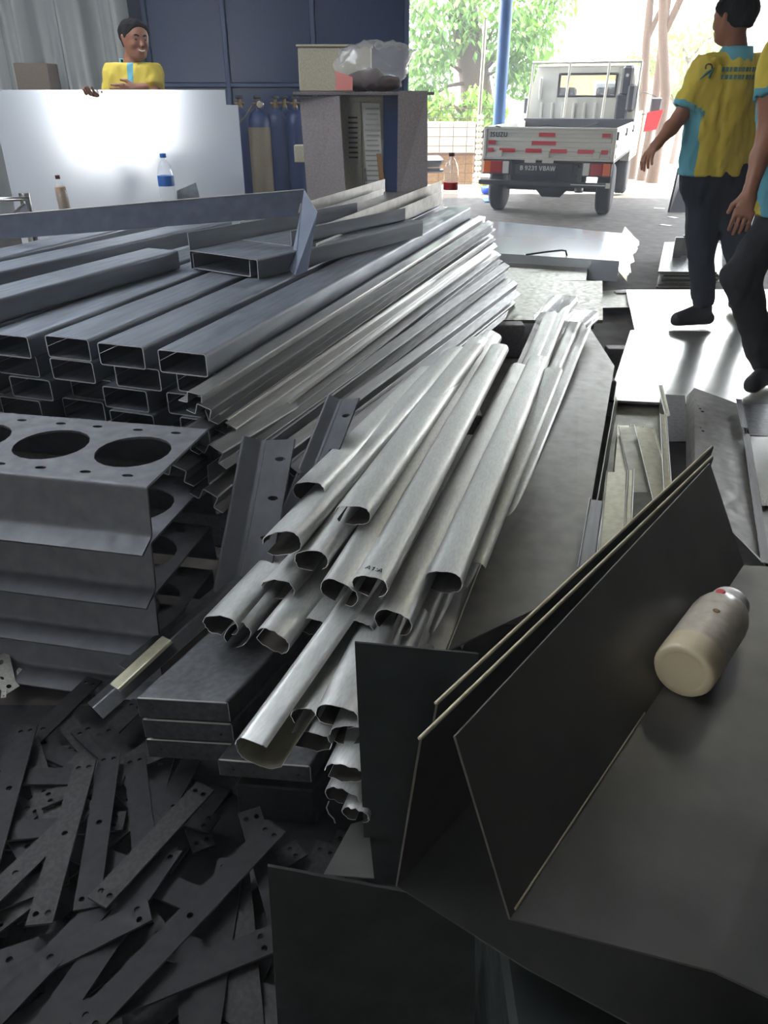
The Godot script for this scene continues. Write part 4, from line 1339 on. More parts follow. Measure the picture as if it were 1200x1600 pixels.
	# small junction box at the left
	g = geo()
	var jb := Vector3(-0.624, 1.004, -6.340)
	g.box(jb, Vector3(0.09, 0.12, 0.08), 0.006)
	solo("junction_box", "small beige junction box fixed left of the left brown plate", "junction box", g, M("beige"))
	var jb2 := Vector3(0.005, 1.059, -6.440)
	g = geo()
	g.box(jb2, Vector3(0.035, 0.055, 0.03), 0.004)
	solo("junction_box", "tiny beige switch box on the edge of the blue board", "junction box", g, M("beige"))

func bottle(called: String, label: String, at: Vector3, tf: Basis, h: float, r: float, cap: String, body: String, wrapk: String, y0: float, y1: float, fill: float, fillm: String) -> Node3D:
	var b := thing(called, label, "bottle", at)
	b.basis = tf
	var g := geo()
	var prof := [[r * 0.80, 0.0], [r * 0.97, h * 0.02], [r, h * 0.05]]
	for i in 9:
		prof.append([r * (1.0 if i % 2 == 0 else 0.95), h * (0.10 + i * 0.055)])
	prof.append_array([[r, h * 0.62], [r * 0.97, h * 0.70], [r * 0.80, h * 0.79], [r * 0.50, h * 0.87], [r * 0.34, h * 0.91], [r * 0.34, h * 0.955]])
	g.lathe(prof, 24)
	part(b, "body", g, M(body))
	g = geo()
	g.lathe([[r * 0.38, h * 0.935], [r * 0.40, h * 0.94], [r * 0.40, h * 0.995], [r * 0.36, h]], 18)
	part(b, "cap", g, M(cap))
	if wrapk:
		g = geo()
		g.lathe([[r * 1.02, h * y0], [r * 1.025, h * (y0 + 0.01)], [r * 1.025, h * (y1 - 0.01)], [r * 1.02, h * y1]], 24)
		part(b, "label_band", g, M(wrapk))
	if fill > 0.0:
		g = geo()
		g.lathe([[r * 0.76, h * 0.012], [r * 0.93, h * 0.05], [r * 0.93, h * fill * 0.8], [r * 0.90, h * fill]], 24)
		part(b, "contents", g, M(fillm))
	return b

func bottles() -> void:
	mat("tan_drink", Color(0.62, 0.52, 0.40), 0.6)
	mat("milky", Color(0.80, 0.77, 0.72), 0.28, 0.0, noise_tex(0.015, Color(0.80, 0.76, 0.70), Color(1, 1, 1), 5, 61), Vector3(6, 6, 6))
	mat("cream", Color(0.76, 0.70, 0.58), 0.35)
	bottle("water_bottle", "clear water bottle with red label standing on the end of the stack", Vector3(0.423, 0.758, -5.264), Basis(), 0.318, 0.046, "cap_dark", "bottle_clear", "label_red", 0.33, 0.47, 0.0, "water")
	bottle("water_bottle", "clear bottle with blue label in front of the white sheet", Vector3(-1.112, 0.900, -4.250) * Vector3(1, 0, 1) + Vector3(0, 0.835, 0), Basis(), 0.300, 0.040, "label_blue", "bottle_clear", "label_blue", 0.50, 0.66, 0.0, "water")
	bottle("drink_bottle", "slim tan-filled bottle in front of the white sheet's left half", Vector3(-1.649, 0.863, -4.250) * Vector3(1, 0, 1) + Vector3(0, 0.76, 0), Basis(Vector3(0, 0, 1), 0.05), 0.275, 0.030, "cap_dark", "bottle_clear", "", 0.0, 0.0, 0.80, "tan_drink")
	# milky bottle lying in the crease of the top folded tray
	var a := Vector3(0.353, 0.799, -0.707)
	var b := Vector3(0.463, 0.799, -0.845)
	var tf := aim(a, b)
	var root := thing("milky_bottle", "cloudy white plastic bottle lying in the folded tray, cream liquid inside", "bottle", a)
	root.basis = tf.basis * Basis(Vector3(1, 0, 0), -PI / 2)
	var L := a.distance_to(b) * 1.02
	var r := 0.0365
	var g := geo()
	g.lathe([[r * 0.70, 0.002], [r * 0.90, 0.0], [r * 0.985, L * 0.03], [r, L * 0.08], [r, L * 0.70], [r * 0.97, L * 0.77], [r * 0.86, L * 0.845], [r * 0.66, L * 0.90], [r * 0.60, L * 0.915]], 32)
	part(root, "body", g, M("milky"))
	g = geo()
	g.lathe([[r * 0.64, L * 0.905], [r * 0.70, L * 0.915], [r * 0.70, L * 0.985], [r * 0.62, L * 1.0]], 28)
	part(root, "cap", g, mat("cap_white", Color(0.86, 0.84, 0.82), 0.35))
	g = geo()
	g.lathe([[r * 0.68, 0.0012], [r * 0.905, -0.0008], [r * 0.99, L * 0.03], [r * 1.004, L * 0.08], [r * 1.004, L * 0.20], [r * 0.99, L * 0.22]], 32)
	part(root, "cream_contents", g, M("cream"))
	g = geo()
	g.tf = Transform3D(Basis(Vector3(0, 1, 0), 0.15), Vector3.ZERO)
	g.lathe([[0.006, 0.0], [0.006, 0.0012], [0.004, 0.0018]], 14)
	var em := part(root, "red_emblem", g, mat("emblem_red", Color(0.75, 0.30, 0.32), 0.4))
	em.transform = Transform3D(Basis(Vector3(1, 0, 0), PI / 2 + 0.1).rotated(Vector3.UP, -0.15), Vector3(-0.008, L * 0.80, r * 0.915))
	g = geo()
	g.lathe([[0.0035, 0.0], [0.0045, 0.0006], [0.002, 0.001]], 9)
	var sp := part(root, "brown_stain", g, mat("stain_brown", Color(0.50, 0.40, 0.25), 0.6))
	sp.transform = Transform3D(Basis(Vector3(1, 0, 0), PI / 2), Vector3(0.002, L * 0.52, r * 0.995))

func gas_cylinders() -> void:
	var list := [[377, 9.1, "cylinder_blue", "dark blue gas cylinder half hidden by the white sheet"], [405, 8.85, "cylinder_tan", "tan worn gas cylinder with blue shoulder"], [432, 8.95, "cylinder_blue", "blue gas cylinder right of the tan one"], [446, 9.25, "cylinder_tan", "worn gas cylinder squeezed behind the two blue ones"], [462, 9.0, "cylinder_blue", "rightmost blue gas cylinder by the brown plate"]]
	for e in list:
		var zz: float = e[1]
		var x: float = (e[0] - 600) / 1200.0 * zz / 1.12
		var root := thing("gas_cylinder", e[3], "gas cylinder", Vector3(x, 0, -zz), "gas cylinders along the blue wall")
		var g := geo()
		g.lathe([[0.09, 0.0], [0.115, 0.02], [0.115, 1.10]], 24)
		part(root, "body", g, M(e[2]))
		g = geo()
		g.lathe([[0.1155, 1.095], [0.115, 1.13], [0.10, 1.19], [0.065, 1.235], [0.035, 1.25], [0.035, 1.27]], 24)
		part(root, "shoulder", g, M("cylinder_blue"))
		g = geo()
		g.lathe([[0.028, 1.265], [0.03, 1.28], [0.022, 1.30], [0.018, 1.35]], 12)
		g.tube([Vector3(-0.05, 1.31, 0), Vector3(0.05, 1.31, 0)], 0.014, 8)
		part(root, "valve", g, M("brass"))
		g = geo()
		g.lathe([[0.03, 1.35], [0.04, 1.355], [0.04, 1.375], [0.02, 1.38]], 10)
		part(root, "handwheel", g, M("black_plastic"))
		if e[0] == 405:
			g = geo()
			g.tf = Transform3D(Basis(Vector3(1, 0, 0), PI / 2), Vector3(0.03, 1.30, 0.05))
			g.lathe([[0.035, 0.0], [0.04, 0.005], [0.04, 0.03], [0.03, 0.035]], 14)
			part(root, "gauge", g, M("chrome"))
			g = geo()
			g.tube([Vector3(-0.05, 1.29, 0.05), Vector3(-0.12, 1.20, 0.08), Vector3(-0.20, 1.12, 0.08), Vector3(-0.30, 1.09, 0.05)], 0.008, 6)
			part(root, "hose", g, M("brass"))

func words_on(parent: Node, called: String, text: String, size: float, m: String, tf: Transform3D) -> void:
	var tm := TextMesh.new()
	tm.text = text
	tm.font_size = 32
	tm.pixel_size = size / 32.0
	tm.depth = 0.004
	var f := SystemFont.new()
	f.font_names = PackedStringArray(["Droid Sans"])
	f.font_weight = 700
	tm.font = f
	var p := part(parent, called, tm, M(m))
	p.transform = tf

func truck() -> void:
	var r := thing("pickup_truck", "small white flatbed truck parked in the yard, seen from behind", "truck", Vector3(2.02, 0, -10.475))
	r.basis = Basis(Vector3.UP, deg_to_rad(-20))
	var W := 1.62
	var g := geo()
	# tailgate with pressed ribs, reflectors and hinges
	g.box(Vector3(0, 0.855, -0.02), Vector3(W, 0.36, 0.03), 0.006)
	for y in [0.70, 0.795, 0.90, 0.99]:
		g.box(Vector3(0, y, -0.002), Vector3(W - 0.10, 0.05, 0.014), 0.005)
	g.box(Vector3(0, 1.022, 0.0), Vector3(W, 0.03, 0.045), 0.006)
	g.box(Vector3(0, 0.682, 0.0), Vector3(W, 0.03, 0.035), 0.006)
	g.box(Vector3(-W / 2 + 0.02, 0.855, 0), Vector3(0.04, 0.36, 0.035), 0.006)
	g.box(Vector3(W / 2 - 0.02, 0.855, 0), Vector3(0.04, 0.36, 0.035), 0.006)
	var tg := part(r, "tailgate", g, M("white_paint"))
	for e in [[-0.02, 0.955, 0.20], [0.69, 0.955, 0.10], [-0.05, 0.862, 0.30], [-0.70, 0.862, 0.09], [-0.71, 0.775, 0.07], [-0.50, 0.775, 0.20], [-0.17, 0.775, 0.20], [0.14, 0.775, 0.20], [0.47, 0.775, 0.20], [0.69, 0.775, 0.08]]:
		g = geo()
		g.box(Vector3(e[0], e[1], 0.012), Vector3(e[2], 0.045, 0.008), 0.001)
		part(tg, "reflector", g, M("reflector_red"))
	for x in [-0.60, -0.01, 0.60]:
		g = geo()
		g.box(Vector3(x, 0.735, 0.014), Vector3(0.08, 0.075, 0.02), 0.004)
		part(tg, "hinge", g, M("white_paint"))
	words_on(tg, "maker_lettering", "ISUZU", 0.078, "truck_under", Transform3D(Basis(), Vector3(-0.62, 0.948, 0.008)))
	# side gates and bed
	for s in [-1, 1]:
		g = geo()
		g.box(Vector3(s * (W / 2 - 0.015), 0.855, -1.30), Vector3(0.03, 0.36, 2.50), 0.006)
		for y in [0.72, 0.84, 0.96]:
			g.box(Vector3(s * (W / 2 + 0.002), y, -1.30), Vector3(0.014, 0.05, 2.4), 0.004)
		part(r, "side_gate", g, M("white_paint"))
		for zc in [-0.03, -1.3, -2.5]:
			g = geo()
			g.box(Vector3(s * (W / 2 + 0.01), 0.95, zc), Vector3(0.025, 0.09, 0.05), 0.005)
			part(r, "latch", g, M("truck_under"))
	g = geo()
	g.box(Vector3(0, 0.66, -1.28), Vector3(W, 0.03, 2.56), 0.004)
	part(r, "bed_floor", g, M("truck_under"))
	g = geo()
	g.box(Vector3(0, 0.86, -2.56), Vector3(W, 0.42, 0.03), 0.005)
	part(r, "bed_front", g, M("truck_under"))
	# guard frame
	for e in [[Vector3(-0.80, 0.70, -2.62), Vector3(-0.74, 1.80, -2.66)], [Vector3(0.80, 0.70, -2.62), Vector3(0.80, 1.80, -2.66)], [Vector3(-0.22, 1.08, -2.60), Vector3(-0.20, 1.79, -2.64)], [Vector3(0.34, 1.08, -2.60), Vector3(0.36, 1.79, -2.64)], [Vector3(-0.76, 1.80, -2.65), Vector3(0.81, 1.80, -2.65)]]:
		g = geo()
		g.tube([e[0], e[1]], 0.018, 8)
		part(r, "guard_bar", g, M("white_paint"))
	# cab
	var ca := thing_under(r, "cab")
	var rs := []
	for e in [[0.50, -2.72, -4.30, 0.80], [0.98, -2.72, -4.36, 0.81], [1.15, -2.72, -4.30, 0.81], [1.345, -2.73, -4.14, 0.78]]:
		rs.append([Vector3(-e[3], e[0], e[1]), Vector3(e[3], e[0], e[1]), Vector3(e[3], e[0], e[2]), Vector3(-e[3], e[0], e[2])])
	g = geo()
	g.loft(rs, true, true)
	# back wall round the window, roof and pillars
	g.hexa([Vector3(-0.78, 1.345, -2.73), Vector3(-0.36, 1.345, -2.73), Vector3(-0.36, 1.345, -2.77), Vector3(-0.78, 1.345, -2.77), Vector3(-0.70, 1.74, -2.78), Vector3(-0.36, 1.74, -2.78), Vector3(-0.36, 1.74, -2.82), Vector3(-0.70, 1.74, -2.82)])
	g.hexa([Vector3(0.48, 1.345, -2.73), Vector3(0.78, 1.345, -2.73), Vector3(0.78, 1.345, -2.77), Vector3(0.48, 1.345, -2.77), Vector3(0.48, 1.74, -2.78), Vector3(0.70, 1.74, -2.78), Vector3(0.70, 1.74, -2.82), Vector3(0.48, 1.74, -2.82)])
	g.box(Vector3(0.06, 1.70, -2.79), Vector3(0.86, 0.09, 0.04), 0.004)
	g.box(Vector3(0, 1.755, -3.25), Vector3(1.40, 0.04, 0.98), 0.015)
	for s in [-1, 1]:
		g.tube([Vector3(s * 0.76, 1.33, -4.10), Vector3(s * 0.68, 1.75, -3.72)], 0.03, 8)
		g.tube([Vector3(s * 0.77, 1.33, -3.0), Vector3(s * 0.69, 1.75, -3.0)], 0.035, 8)
	ca.mesh = ArrayMesh.new()
	g.add_to(ca.mesh, M("white_paint"))
	g = geo()
	g.box(Vector3(-0.36, 1.38, -3.05), Vector3(0.46, 0.20, 0.12), 0.03)
	part(ca, "seat_back", g, M("black_plastic"))
	g = geo()
	g.box(Vector3(0.40, 1.38, -3.05), Vector3(0.46, 0.20, 0.12), 0.03)
	part(ca, "seat_back", g, M("black_plastic"))
	# pressed back panel ribs
	for i in 6:
		g = geo()
		g.box(Vector3(-0.58 + i * 0.16, 1.15, -2.715), Vector3(0.035, 0.26, 0.02), 0.006)
		part(ca, "pressed_rib", g, M("white_paint"))
	for s in [-0.62, 0.55]:
		g = geo()
		g.box(Vector3(s, 1.46, -2.725), Vector3(0.04, 0.30, 0.02), 0.006)
		part(ca, "pressed_rib", g, M("white_paint"))
	g = geo()
	for e in [[Vector3(0.06, 1.362, -2.735), Vector3(0.86, 0.03, 0.03)], [Vector3(0.06, 1.652, -2.765), Vector3(0.86, 0.03, 0.03)], [Vector3(-0.355, 1.507, -2.75), Vector3(0.03, 0.30, 0.04)], [Vector3(0.475, 1.507, -2.75), Vector3(0.03, 0.30, 0.04)]]:
		g.box(e[0], e[1], 0.006)
	var rw := part(ca, "window_seal", g, M("rubber"))
	g = geo()
	g.slab([Vector3(-0.345, 1.37, -2.742), Vector3(0.465, 1.37, -2.742), Vector3(0.465, 1.645, -2.772), Vector3(-0.345, 1.645, -2.772)], 0.004)
	part(rw, "rear_glass", g, M("truck_glass"))
	for s in [-1, 1]:
		g = geo()
		g.slab([Vector3(s * 0.817, 1.16, -4.15), Vector3(s * 0.817, 1.16, -3.1), Vector3(s * 0.76, 1.56, -3.1), Vector3(s * 0.76, 1.56, -3.75)], 0.01)
		part(ca, "side_glass", g, M("truck_glass"))
	# intake duct at the right rear of the cab
	g = geo()
	g.box(Vector3(0.60, 1.18, -2.66), Vector3(0.17, 0.42, 0.08), 0.02)
	g.box(Vector3(0.63, 1.56, -2.66), Vector3(0.16, 0.38, 0.09), 0.03)
	g.box(Vector3(0.72, 1.34, -2.64), Vector3(0.12, 0.36, 0.10), 0.03)
	var du := part(r, "air_intake", g, M("black_plastic"))
	g = geo()
	g.tf = Transform3D(Basis(Vector3(1, 0, 0), PI / 2), Vector3(0.63, 1.63, -2.61))
	g.lathe([[0.022, 0.0], [0.022, 0.008]], 10)
	part(du, "badge", g, M("lamp_clear"))
	# mirrors
	for s in [-1, 1]:
		g = geo()
		g.box(Vector3(s * 1.02, 1.22, -4.0), Vector3(0.16, 0.24, 0.05), 0.015)
		var mi := part(r, "mirror", g, M("black_plastic"))
		g = geo()
		g.tube([Vector3(s * 0.82, 1.10, -4.05), Vector3(s * 0.98, 1.12, -4.02), Vector3(s * 1.0, 1.36, -4.02), Vector3(s * 0.80, 1.42, -4.05)], 0.01, 6)
		part(mi, "bracket", g, M("black_plastic"))
	# chassis, cross member, bumper, axle
	for s in [-1, 1]:
		g = geo()
		g.box(Vector3(s * 0.36, 0.56, -2.0), Vector3(0.07, 0.13, 3.9), 0.008)
		part(r, "chassis_rail", g, M("truck_under"))
	g = geo()
	g.box(Vector3(0, 0.53, -0.10), Vector3(1.0, 0.22, 0.06), 0.008)
	part(r, "cross_member", g, M("truck_under"))
	g = geo()
	g.box(Vector3(-0.02, 0.40, 0.0), Vector3(1.64, 0.055, 0.09), 0.008)
	for s in [-0.45, 0.42]:
		g.box(Vector3(s, 0.50, -0.02), Vector3(0.05, 0.20, 0.05), 0.004)
	part(r, "bumper", g, M("truck_under"))
	g = geo()
	g.box(Vector3(0.78, 0.405, 0.046), Vector3(0.05, 0.06, 0.006), 0.001)
	g.box(Vector3(0.54, 0.405, 0.046), Vector3(0.42, 0.012, 0.004), 0.001)
	part(r, "bumper_mark", g, M("lamp_clear"))
	g = geo()
	g.tube([Vector3(-0.68, 0.31, -0.62), Vector3(-0.2, 0.31, -0.62), Vector3(-0.12, 0.31, -0.62), Vector3(0.12, 0.31, -0.62), Vector3(0.2, 0.31, -0.62), Vector3(0.68, 0.31, -0.62)], [0.05, 0.05, 0.13, 0.13, 0.05, 0.05], 12)
	part(r, "rear_axle", g, M("truck_under"))
	g = geo()
	g.lathe([[0.05, 0.30], [0.055, 0.31], [0.055, 0.36], [0.03, 0.37]], 10, Vector3(0.42, 0, -0.12))
	part(r, "tow_hook", g, M("steel_profile"))
	# tail lamps
	for s in [-1, 1]:
		g = geo()
		g.box(Vector3(s * 0.62, 0.58, 0.0), Vector3(0.36, 0.17, 0.05), 0.008)
		var la := part(r, "tail_lamp", g, M("black_plastic"))
		for e in [[0.74, 0.09, "lamp_amber"], [0.62, 0.15, "lamp_red"], [0.50, 0.08, "lamp_clear"]]:
			g = geo()
			g.box(Vector3(s * e[0], 0.58, 0.03), Vector3(e[1], 0.14, 0.02), 0.006)
			part(la, "lens", g, M(e[2]))
	# number plate
	g = geo()
	g.box(Vector3(-0.10, 0.565, 0.02), Vector3(0.46, 0.15, 0.012), 0.003)
	var np := part(r, "number_plate", g, M("plate_black"))
	words_on(np, "plate_lettering", "B 9231 VBAW", 0.072, "plate_white", Transform3D(Basis(), Vector3(-0.10, 0.578, 0.027)))
	for x in [-0.20, 0.02]:
		g = geo()
		g.box(Vector3(x, 0.655, 0.015), Vector3(0.14, 0.06, 0.02), 0.003)
		part(np, "plate_bracket", g, M("white_paint"))
	# wheels
	for e in [[-0.70, -0.62], [0.70, -0.62], [-0.70, -3.12], [0.70, -3.12]]:
		g = geo()
		g.tf = Transform3D(Basis(Vector3(0, 0, 1), PI / 2), Vector3(e[0] + 0.095, 0.312, e[1]))
		g.lathe([[0.17, 0.005], [0.26, 0.0], [0.295, 0.02], [0.312, 0.045], [0.305, 0.08], [0.312, 0.10], [0.305, 0.12], [0.312, 0.145], [0.295, 0.17], [0.26, 0.19], [0.17, 0.185]], 32)
		var wh := part(r, "wheel", g, M("rubber"))
		g = geo()
		g.tf = Transform3D(Basis(Vector3(0, 0, 1), PI / 2), Vector3(e[0] + 0.085, 0.312, e[1]))
		g.lathe([[0.175, 0.0], [0.175, 0.17]], 24)
		part(wh, "rim", g, M("steel_profile"))
	for s in [-1, 1]:
		g = geo()
		g.box(Vector3(s * 0.70, 0.55, -1.06), Vector3(0.20, 0.30, 0.015), 0.004)
		part(r, "mud_flap", g, M("rubber"))
	# rope hanging over the tailgate
	g = geo()
	var rope := []
	for i in 25:
		var t := i / 24.0
		rope.append(Vector3(-0.66 + t * 1.2, 1.045 - 0.05 * absf(sin(t * PI * 2.0)) + 0.03 * t, 0.03 - t * 0.3))
	g.tube(rope, 0.008, 6)
	solo_at("rope", "thin dark rope sagging over the truck's tailgate", "rope", g, M("black_plastic"), r.transform)
	# red patterned cloth behind the mirror
	g = geo()
	g.tf = r.transform
	g.slab([Vector3(0.90, 0.86, -3.6), Vector3(1.10, 0.90, -3.6), Vector3(1.16, 1.18, -3.6), Vector3(0.92, 1.14, -3.6)], 0.05)
	solo("red_cloth", "red patterned cloth hanging beside the truck's right mirror", "cloth", g, mat("cloth_red", Color(0.85, 0.25, 0.28), 0.8, 0.0, noise_tex(0.03, Color(1, 0.9, 0.9), Color(1, 0.3, 0.35), 2, 71), Vector3(5, 5, 5)))

func solo_at(called: String, label: String, category: String, g: Geo, m: Material, tf: Transform3D) -> void:
	var o := solo(called, label, category, g, m)
	o.transform = tf

func thing_under(parent: Node, called: String) -> MeshInstance3D:
	var o := MeshInstance3D.new()
	o.name = called
	parent.add_child(o, true)
	return o

func tree(called: String, label: String, base: Vector3, trunk: Array, radii: Array, blobs: Array, count: int, leaf: float, leafmats: String) -> void:
	var r := thing(called, label, "tree", base, "trees beyond the yard")
	var g := geo()
	g.tube(trunk, radii, 10)
	var rs := r
	var tr := part(rs, "trunk", g, M("bark"))
	if blobs.is_empty():
		return
	g = geo()
	for b in blobs:
		var c: Vector3 = b[0]
		var from: Vector3 = trunk[trunk.size() - 1] if c.y > trunk[trunk.size() - 1].y else trunk[trunk.size() / 2]
		g.tube([from, from.lerp(c, 0.5) + Vector3(0, 0.1, 0), c], [0.05, 0.03, 0.015], 5)
	part(rs, "branches", g, M("bark"))
	var lm := ArrayMesh.new()
	var lg := geo()
	lg.quad(Vector3(0, 0, 0), Vector3(leaf * 0.22, 0.01, leaf * 0.4), Vector3(0, 0.0, leaf), Vector3(-leaf * 0.22, 0.01, leaf * 0.4))
	lg.add_to(lm, M(leafmats))
	var mm := MultiMesh.new()
	mm.transform_format = MultiMesh.TRANSFORM_3D
	mm.mesh = lm
	mm.instance_count = count
	for i in count:
		var b: Array = blobs[rng.randi() % blobs.size()]
		var d := Vector3(rng.randfn(), rng.randfn(), rng.randfn()).normalized() * pow(rng.randf(), 0.45)
		var p: Vector3 = b[0] + d * b[1]
		var bs := Basis.from_euler(Vector3(rng.randf_range(0.2, 1.3), rng.randf_range(0, TAU), rng.randf_range(-0.5, 0.5))).scaled(Vector3.ONE * rng.randf_range(0.7, 1.3))
		mm.set_instance_transform(i, Transform3D(bs, p))
	var mi := MultiMeshInstance3D.new()
	mi.name = "foliage"
	mi.multimesh = mm
	mi.set_meta("kind", "stuff")
	rs.add_child(mi, true)

func outdoors() -> void:
	mat("bark", Color(0.42, 0.33, 0.26), 0.9, 0.0, T.scale, Vector3(2, 2, 2))
	mat("bark_pale", Color(0.60, 0.50, 0.42), 0.9, 0.0, T.scale, Vector3(3, 3, 3))
	var lf := mat("leaf", Color(0.32, 0.46, 0.15), 0.45)
	lf.backlight_enabled = true
	lf.backlight = Color(0.30, 0.45, 0.10)
	var lf2 := mat("leaf_light", Color(0.42, 0.58, 0.18), 0.5)
	lf2.backlight_enabled = true
	lf2.backlight = Color(0.40, 0.50, 0.12)
	mat("render_white", Color(0.86, 0.84, 0.76), 0.9)
	mat("render_yellow", Color(0.62, 0.55, 0.30), 0.9)
	mat("render_brick", Color(0.70, 0.55, 0.38), 0.9, 0.0, T.scale, Vector3(1, 1, 1))
	mat("roof_tile", Color(0.27, 0.23, 0.20), 0.9, 0.0, T.scale, Vector3(1, 1, 1))
	mat("rust", Color(0.38, 0.28, 0.20), 0.8)
	# big broad-leaved tree behind the post
	var b := Vector3(1.706, 0.912, -17.000) * Vector3(1, 0, 1)
	tree("broadleaf_tree", "large leafy tree with thick trunk and hanging roots behind the blue post", b,
		[Vector3(0.25, 0, 0), Vector3(0.2, 0.8, 0), Vector3(0.05, 1.6, 0), Vector3(-0.15, 2.4, 0.1), Vector3(-0.4, 3.4, 0)], [0.42, 0.34, 0.30, 0.28, 0.22],
		[[Vector3(-0.9, 1.95, 0.5), 0.55], [Vector3(-0.55, 2.7, 0.4), 0.7], [Vector3(0.35, 2.6, 0.6), 0.7], [Vector3(0.95, 2.35, 0.5), 0.6], [Vector3(0.8, 1.75, 0.4), 0.45], [Vector3(-1.3, 2.9, 0.0), 0.7], [Vector3(1.25, 2.95, 0.2), 0.6], [Vector3(-0.1, 3.4, 0.2), 0.9], [Vector3(-1.0, 1.25, 0.6), 0.35]], 5200, 0.17, "leaf")
	tree("low_shrub", "light green shrub at the foot of the big tree", Vector3(1.427, 0.941, -16.000) * Vector3(1, 0, 1),
		[Vector3(0, 0, 0), Vector3(0.05, 0.6, 0), Vector3(0, 1.1, 0)], [0.04, 0.03, 0.015],
		[[Vector3(-0.4, 1.15, 0), 0.35], [Vector3(0.25, 1.25, 0), 0.35], [Vector3(0.6, 1.05, 0), 0.30], [Vector3(-0.1, 0.85, 0), 0.30]], 900, 0.17, "leaf_light")
	# thin pale trunks at the right
	for e in [[1000, 15.5, -0.10, 0.075, "slim pale tree trunk right behind the truck cab, left one"], [1018, 15.2, 0.02, 0.065, "slim pale straight tree trunk right behind the truck cab, middle one"], [1036, 14.8, -0.35, 0.085, "crooked pale tree trunk right of the truck cab, reddish low part"]]:
		var p: Vector3 = Vector3((e[0] - 600) / 1200.0 * e[1] / 1.13, 0, -e[1])
		tree("slim_tree", e[4], p, [Vector3(0, 0, 0), Vector3(0.02, 0.7, 0), Vector3(e[2] * 0.1 + 0.04, 1.4, 0), Vector3(e[2] * 0.5, 2.2, 0), Vector3(e[2], 3.2, 0), Vector3(e[2] * 1.2, 4.2, 0)], [e[3] * 1.3, e[3], e[3], e[3] * 0.9, e[3] * 0.7, e[3] * 0.5],
			[[Vector3(e[2], 4.3, 0), 0.7], [Vector3(e[2] + 0.7, 3.9, 0.2), 0.5]], 500, 0.15, "leaf_light")
	tree("low_shrub", "bright green shrub in front of the far roof", Vector3(6.495, 0.854, -19.000) * Vector3(1, 0, 1),
		[Vector3(0, 0, 0), Vector3(0.05, 1.0, 0), Vector3(0, 2.0, 0)], [0.06, 0.04, 0.02],
		[[Vector3(-0.3, 2.3, 0), 0.5], [Vector3(0.5, 2.5, 0), 0.5], [Vector3(0.0, 1.5, 0), 0.4], [Vector3(-1.0, 2.0, 0), 0.35]], 1100, 0.17, "leaf_light")
	# yard wall with wire mesh at the left of the truck
	var x0 := Vector3(0.327, 0.501, -14.400).x
	var x1 := Vector3(1.547, 0.501, -14.400).x
	var wall := thing("yard_wall", "low sunlit yard wall with wire mesh in front, left of the truck", "wall", Vector3((x0 + x1) / 2, 0, -14.6))
	var ww := x1 - x0 + 0.6
	var g := geo()
	g.box(Vector3(-0.3, 0.49, 0), Vector3(ww, 0.98, 0.14), 0.01)
	part(wall, "masonry", g, M("render_brick"))
	g = geo()
	g.box(Vector3(-0.3, 0.72, 0.08), Vector3(ww, 0.50, 0.03), 0.006)
	part(wall, "plaster_band", g, M("render_white"))
	var mesh := thing("wire_mesh", "rusty wire mesh panel with rail in front of the yard wall", "wire fence", Vector3((x0 + x1) / 2, 0, -14.35))
	for i in 9:
		g = geo()
		g.tube([Vector3(-ww / 2 + i * ww / 8, 0.0, 0), Vector3(-ww / 2 + i * ww / 8, 1.25, 0)], 0.006, 5)
		part(mesh, "upright_wire", g, M("rust"))
	for i in 9:
		g = geo()
		g.tube([Vector3(-ww / 2, 0.06 + i * 0.14, 0), Vector3(ww / 2, 0.06 + i * 0.14, 0)], 0.006, 5)
		part(mesh, "cross_wire", g, M("rust"))
	g = geo()
	g.box(Vector3(0.1, 0.50, 0.04), Vector3(ww + 0.5, 0.045, 0.045), 0.004)
	part(mesh, "rail", g, M("rust"))
	# chain-like turned post
	var cp := thing("beaded_post", "pale beaded post at the end of the wire mesh beside the truck", "post", Vector3(1.564, 0.036, -14.000) * Vector3(1, 0, 1))
	for i in 13:
		g = geo()
		g.lathe([[0.02, i * 0.085], [0.055, i * 0.085 + 0.022], [0.055, i * 0.085 + 0.058], [0.02, i * 0.085 + 0.085]], 12)
		part(cp, "bead", g, M("render_white"))
	g = geo()
	g.tube([Vector3(0, 0, 0), Vector3(-0.02, 1.1, 0), Vector3(0.0, 2.4, 0)], 0.03, 8)
	part(cp, "bamboo_pole", g, M("strip_olive"))
	# motorbike seat shape behind the bottle
	g = geo()
	g.tf = Transform3D(Basis(Vector3.UP, 0.2), Vector3(0.682, 0.466, -13.200))
	g.box(Vector3(0, 0.0, 0), Vector3(0.5, 0.16, 0.25), 0.06)
	g.box(Vector3(-0.05, -0.13, 0), Vector3(0.6, 0.06, 0.2), 0.02)
	g.box(Vector3(-0.15, -0.40, 0), Vector3(0.14, 0.52, 0.12), 0.02)
	solo("parked_scooter", "dark scooter tail parked by the yard wall, behind the red-labelled bottle", "scooter", g, M("black_plastic"))
	g = geo()
	g.lathe([[0.10, 0.0], [0.14, 0.01], [0.16, 0.10], [0.15, 0.105]], 18)
	solo_at("blue_basin", "small bright blue basin on the ground left of the truck's rear wheel", "basin", g, mat("basin_blue", Color(0.10, 0.30, 0.85), 0.4), Transform3D(Basis(), Vector3(1.686, 0.000, -13.116)))
	g = geo()
	g.box(Vector3(0, 0.09, 0), Vector3(0.16, 0.18, 0.12), 0.03)
	solo_at("yellow_can", "small yellow can beside the blue basin", "can", g, mat("can_yellow", Color(0.85, 0.75, 0.10), 0.4), Transform3D(Basis(), Vector3(1.625, 0.000, -13.386)))
	# white wall straight behind the truck and houses
	g = geo()
	g.box(Vector3(3.3, 0.62, -19.2), Vector3(7.0, 1.24, 0.2), 0.01)
	solo("boundary_wall", "long white boundary wall behind the truck and tree", "wall", g, M("render_white"))
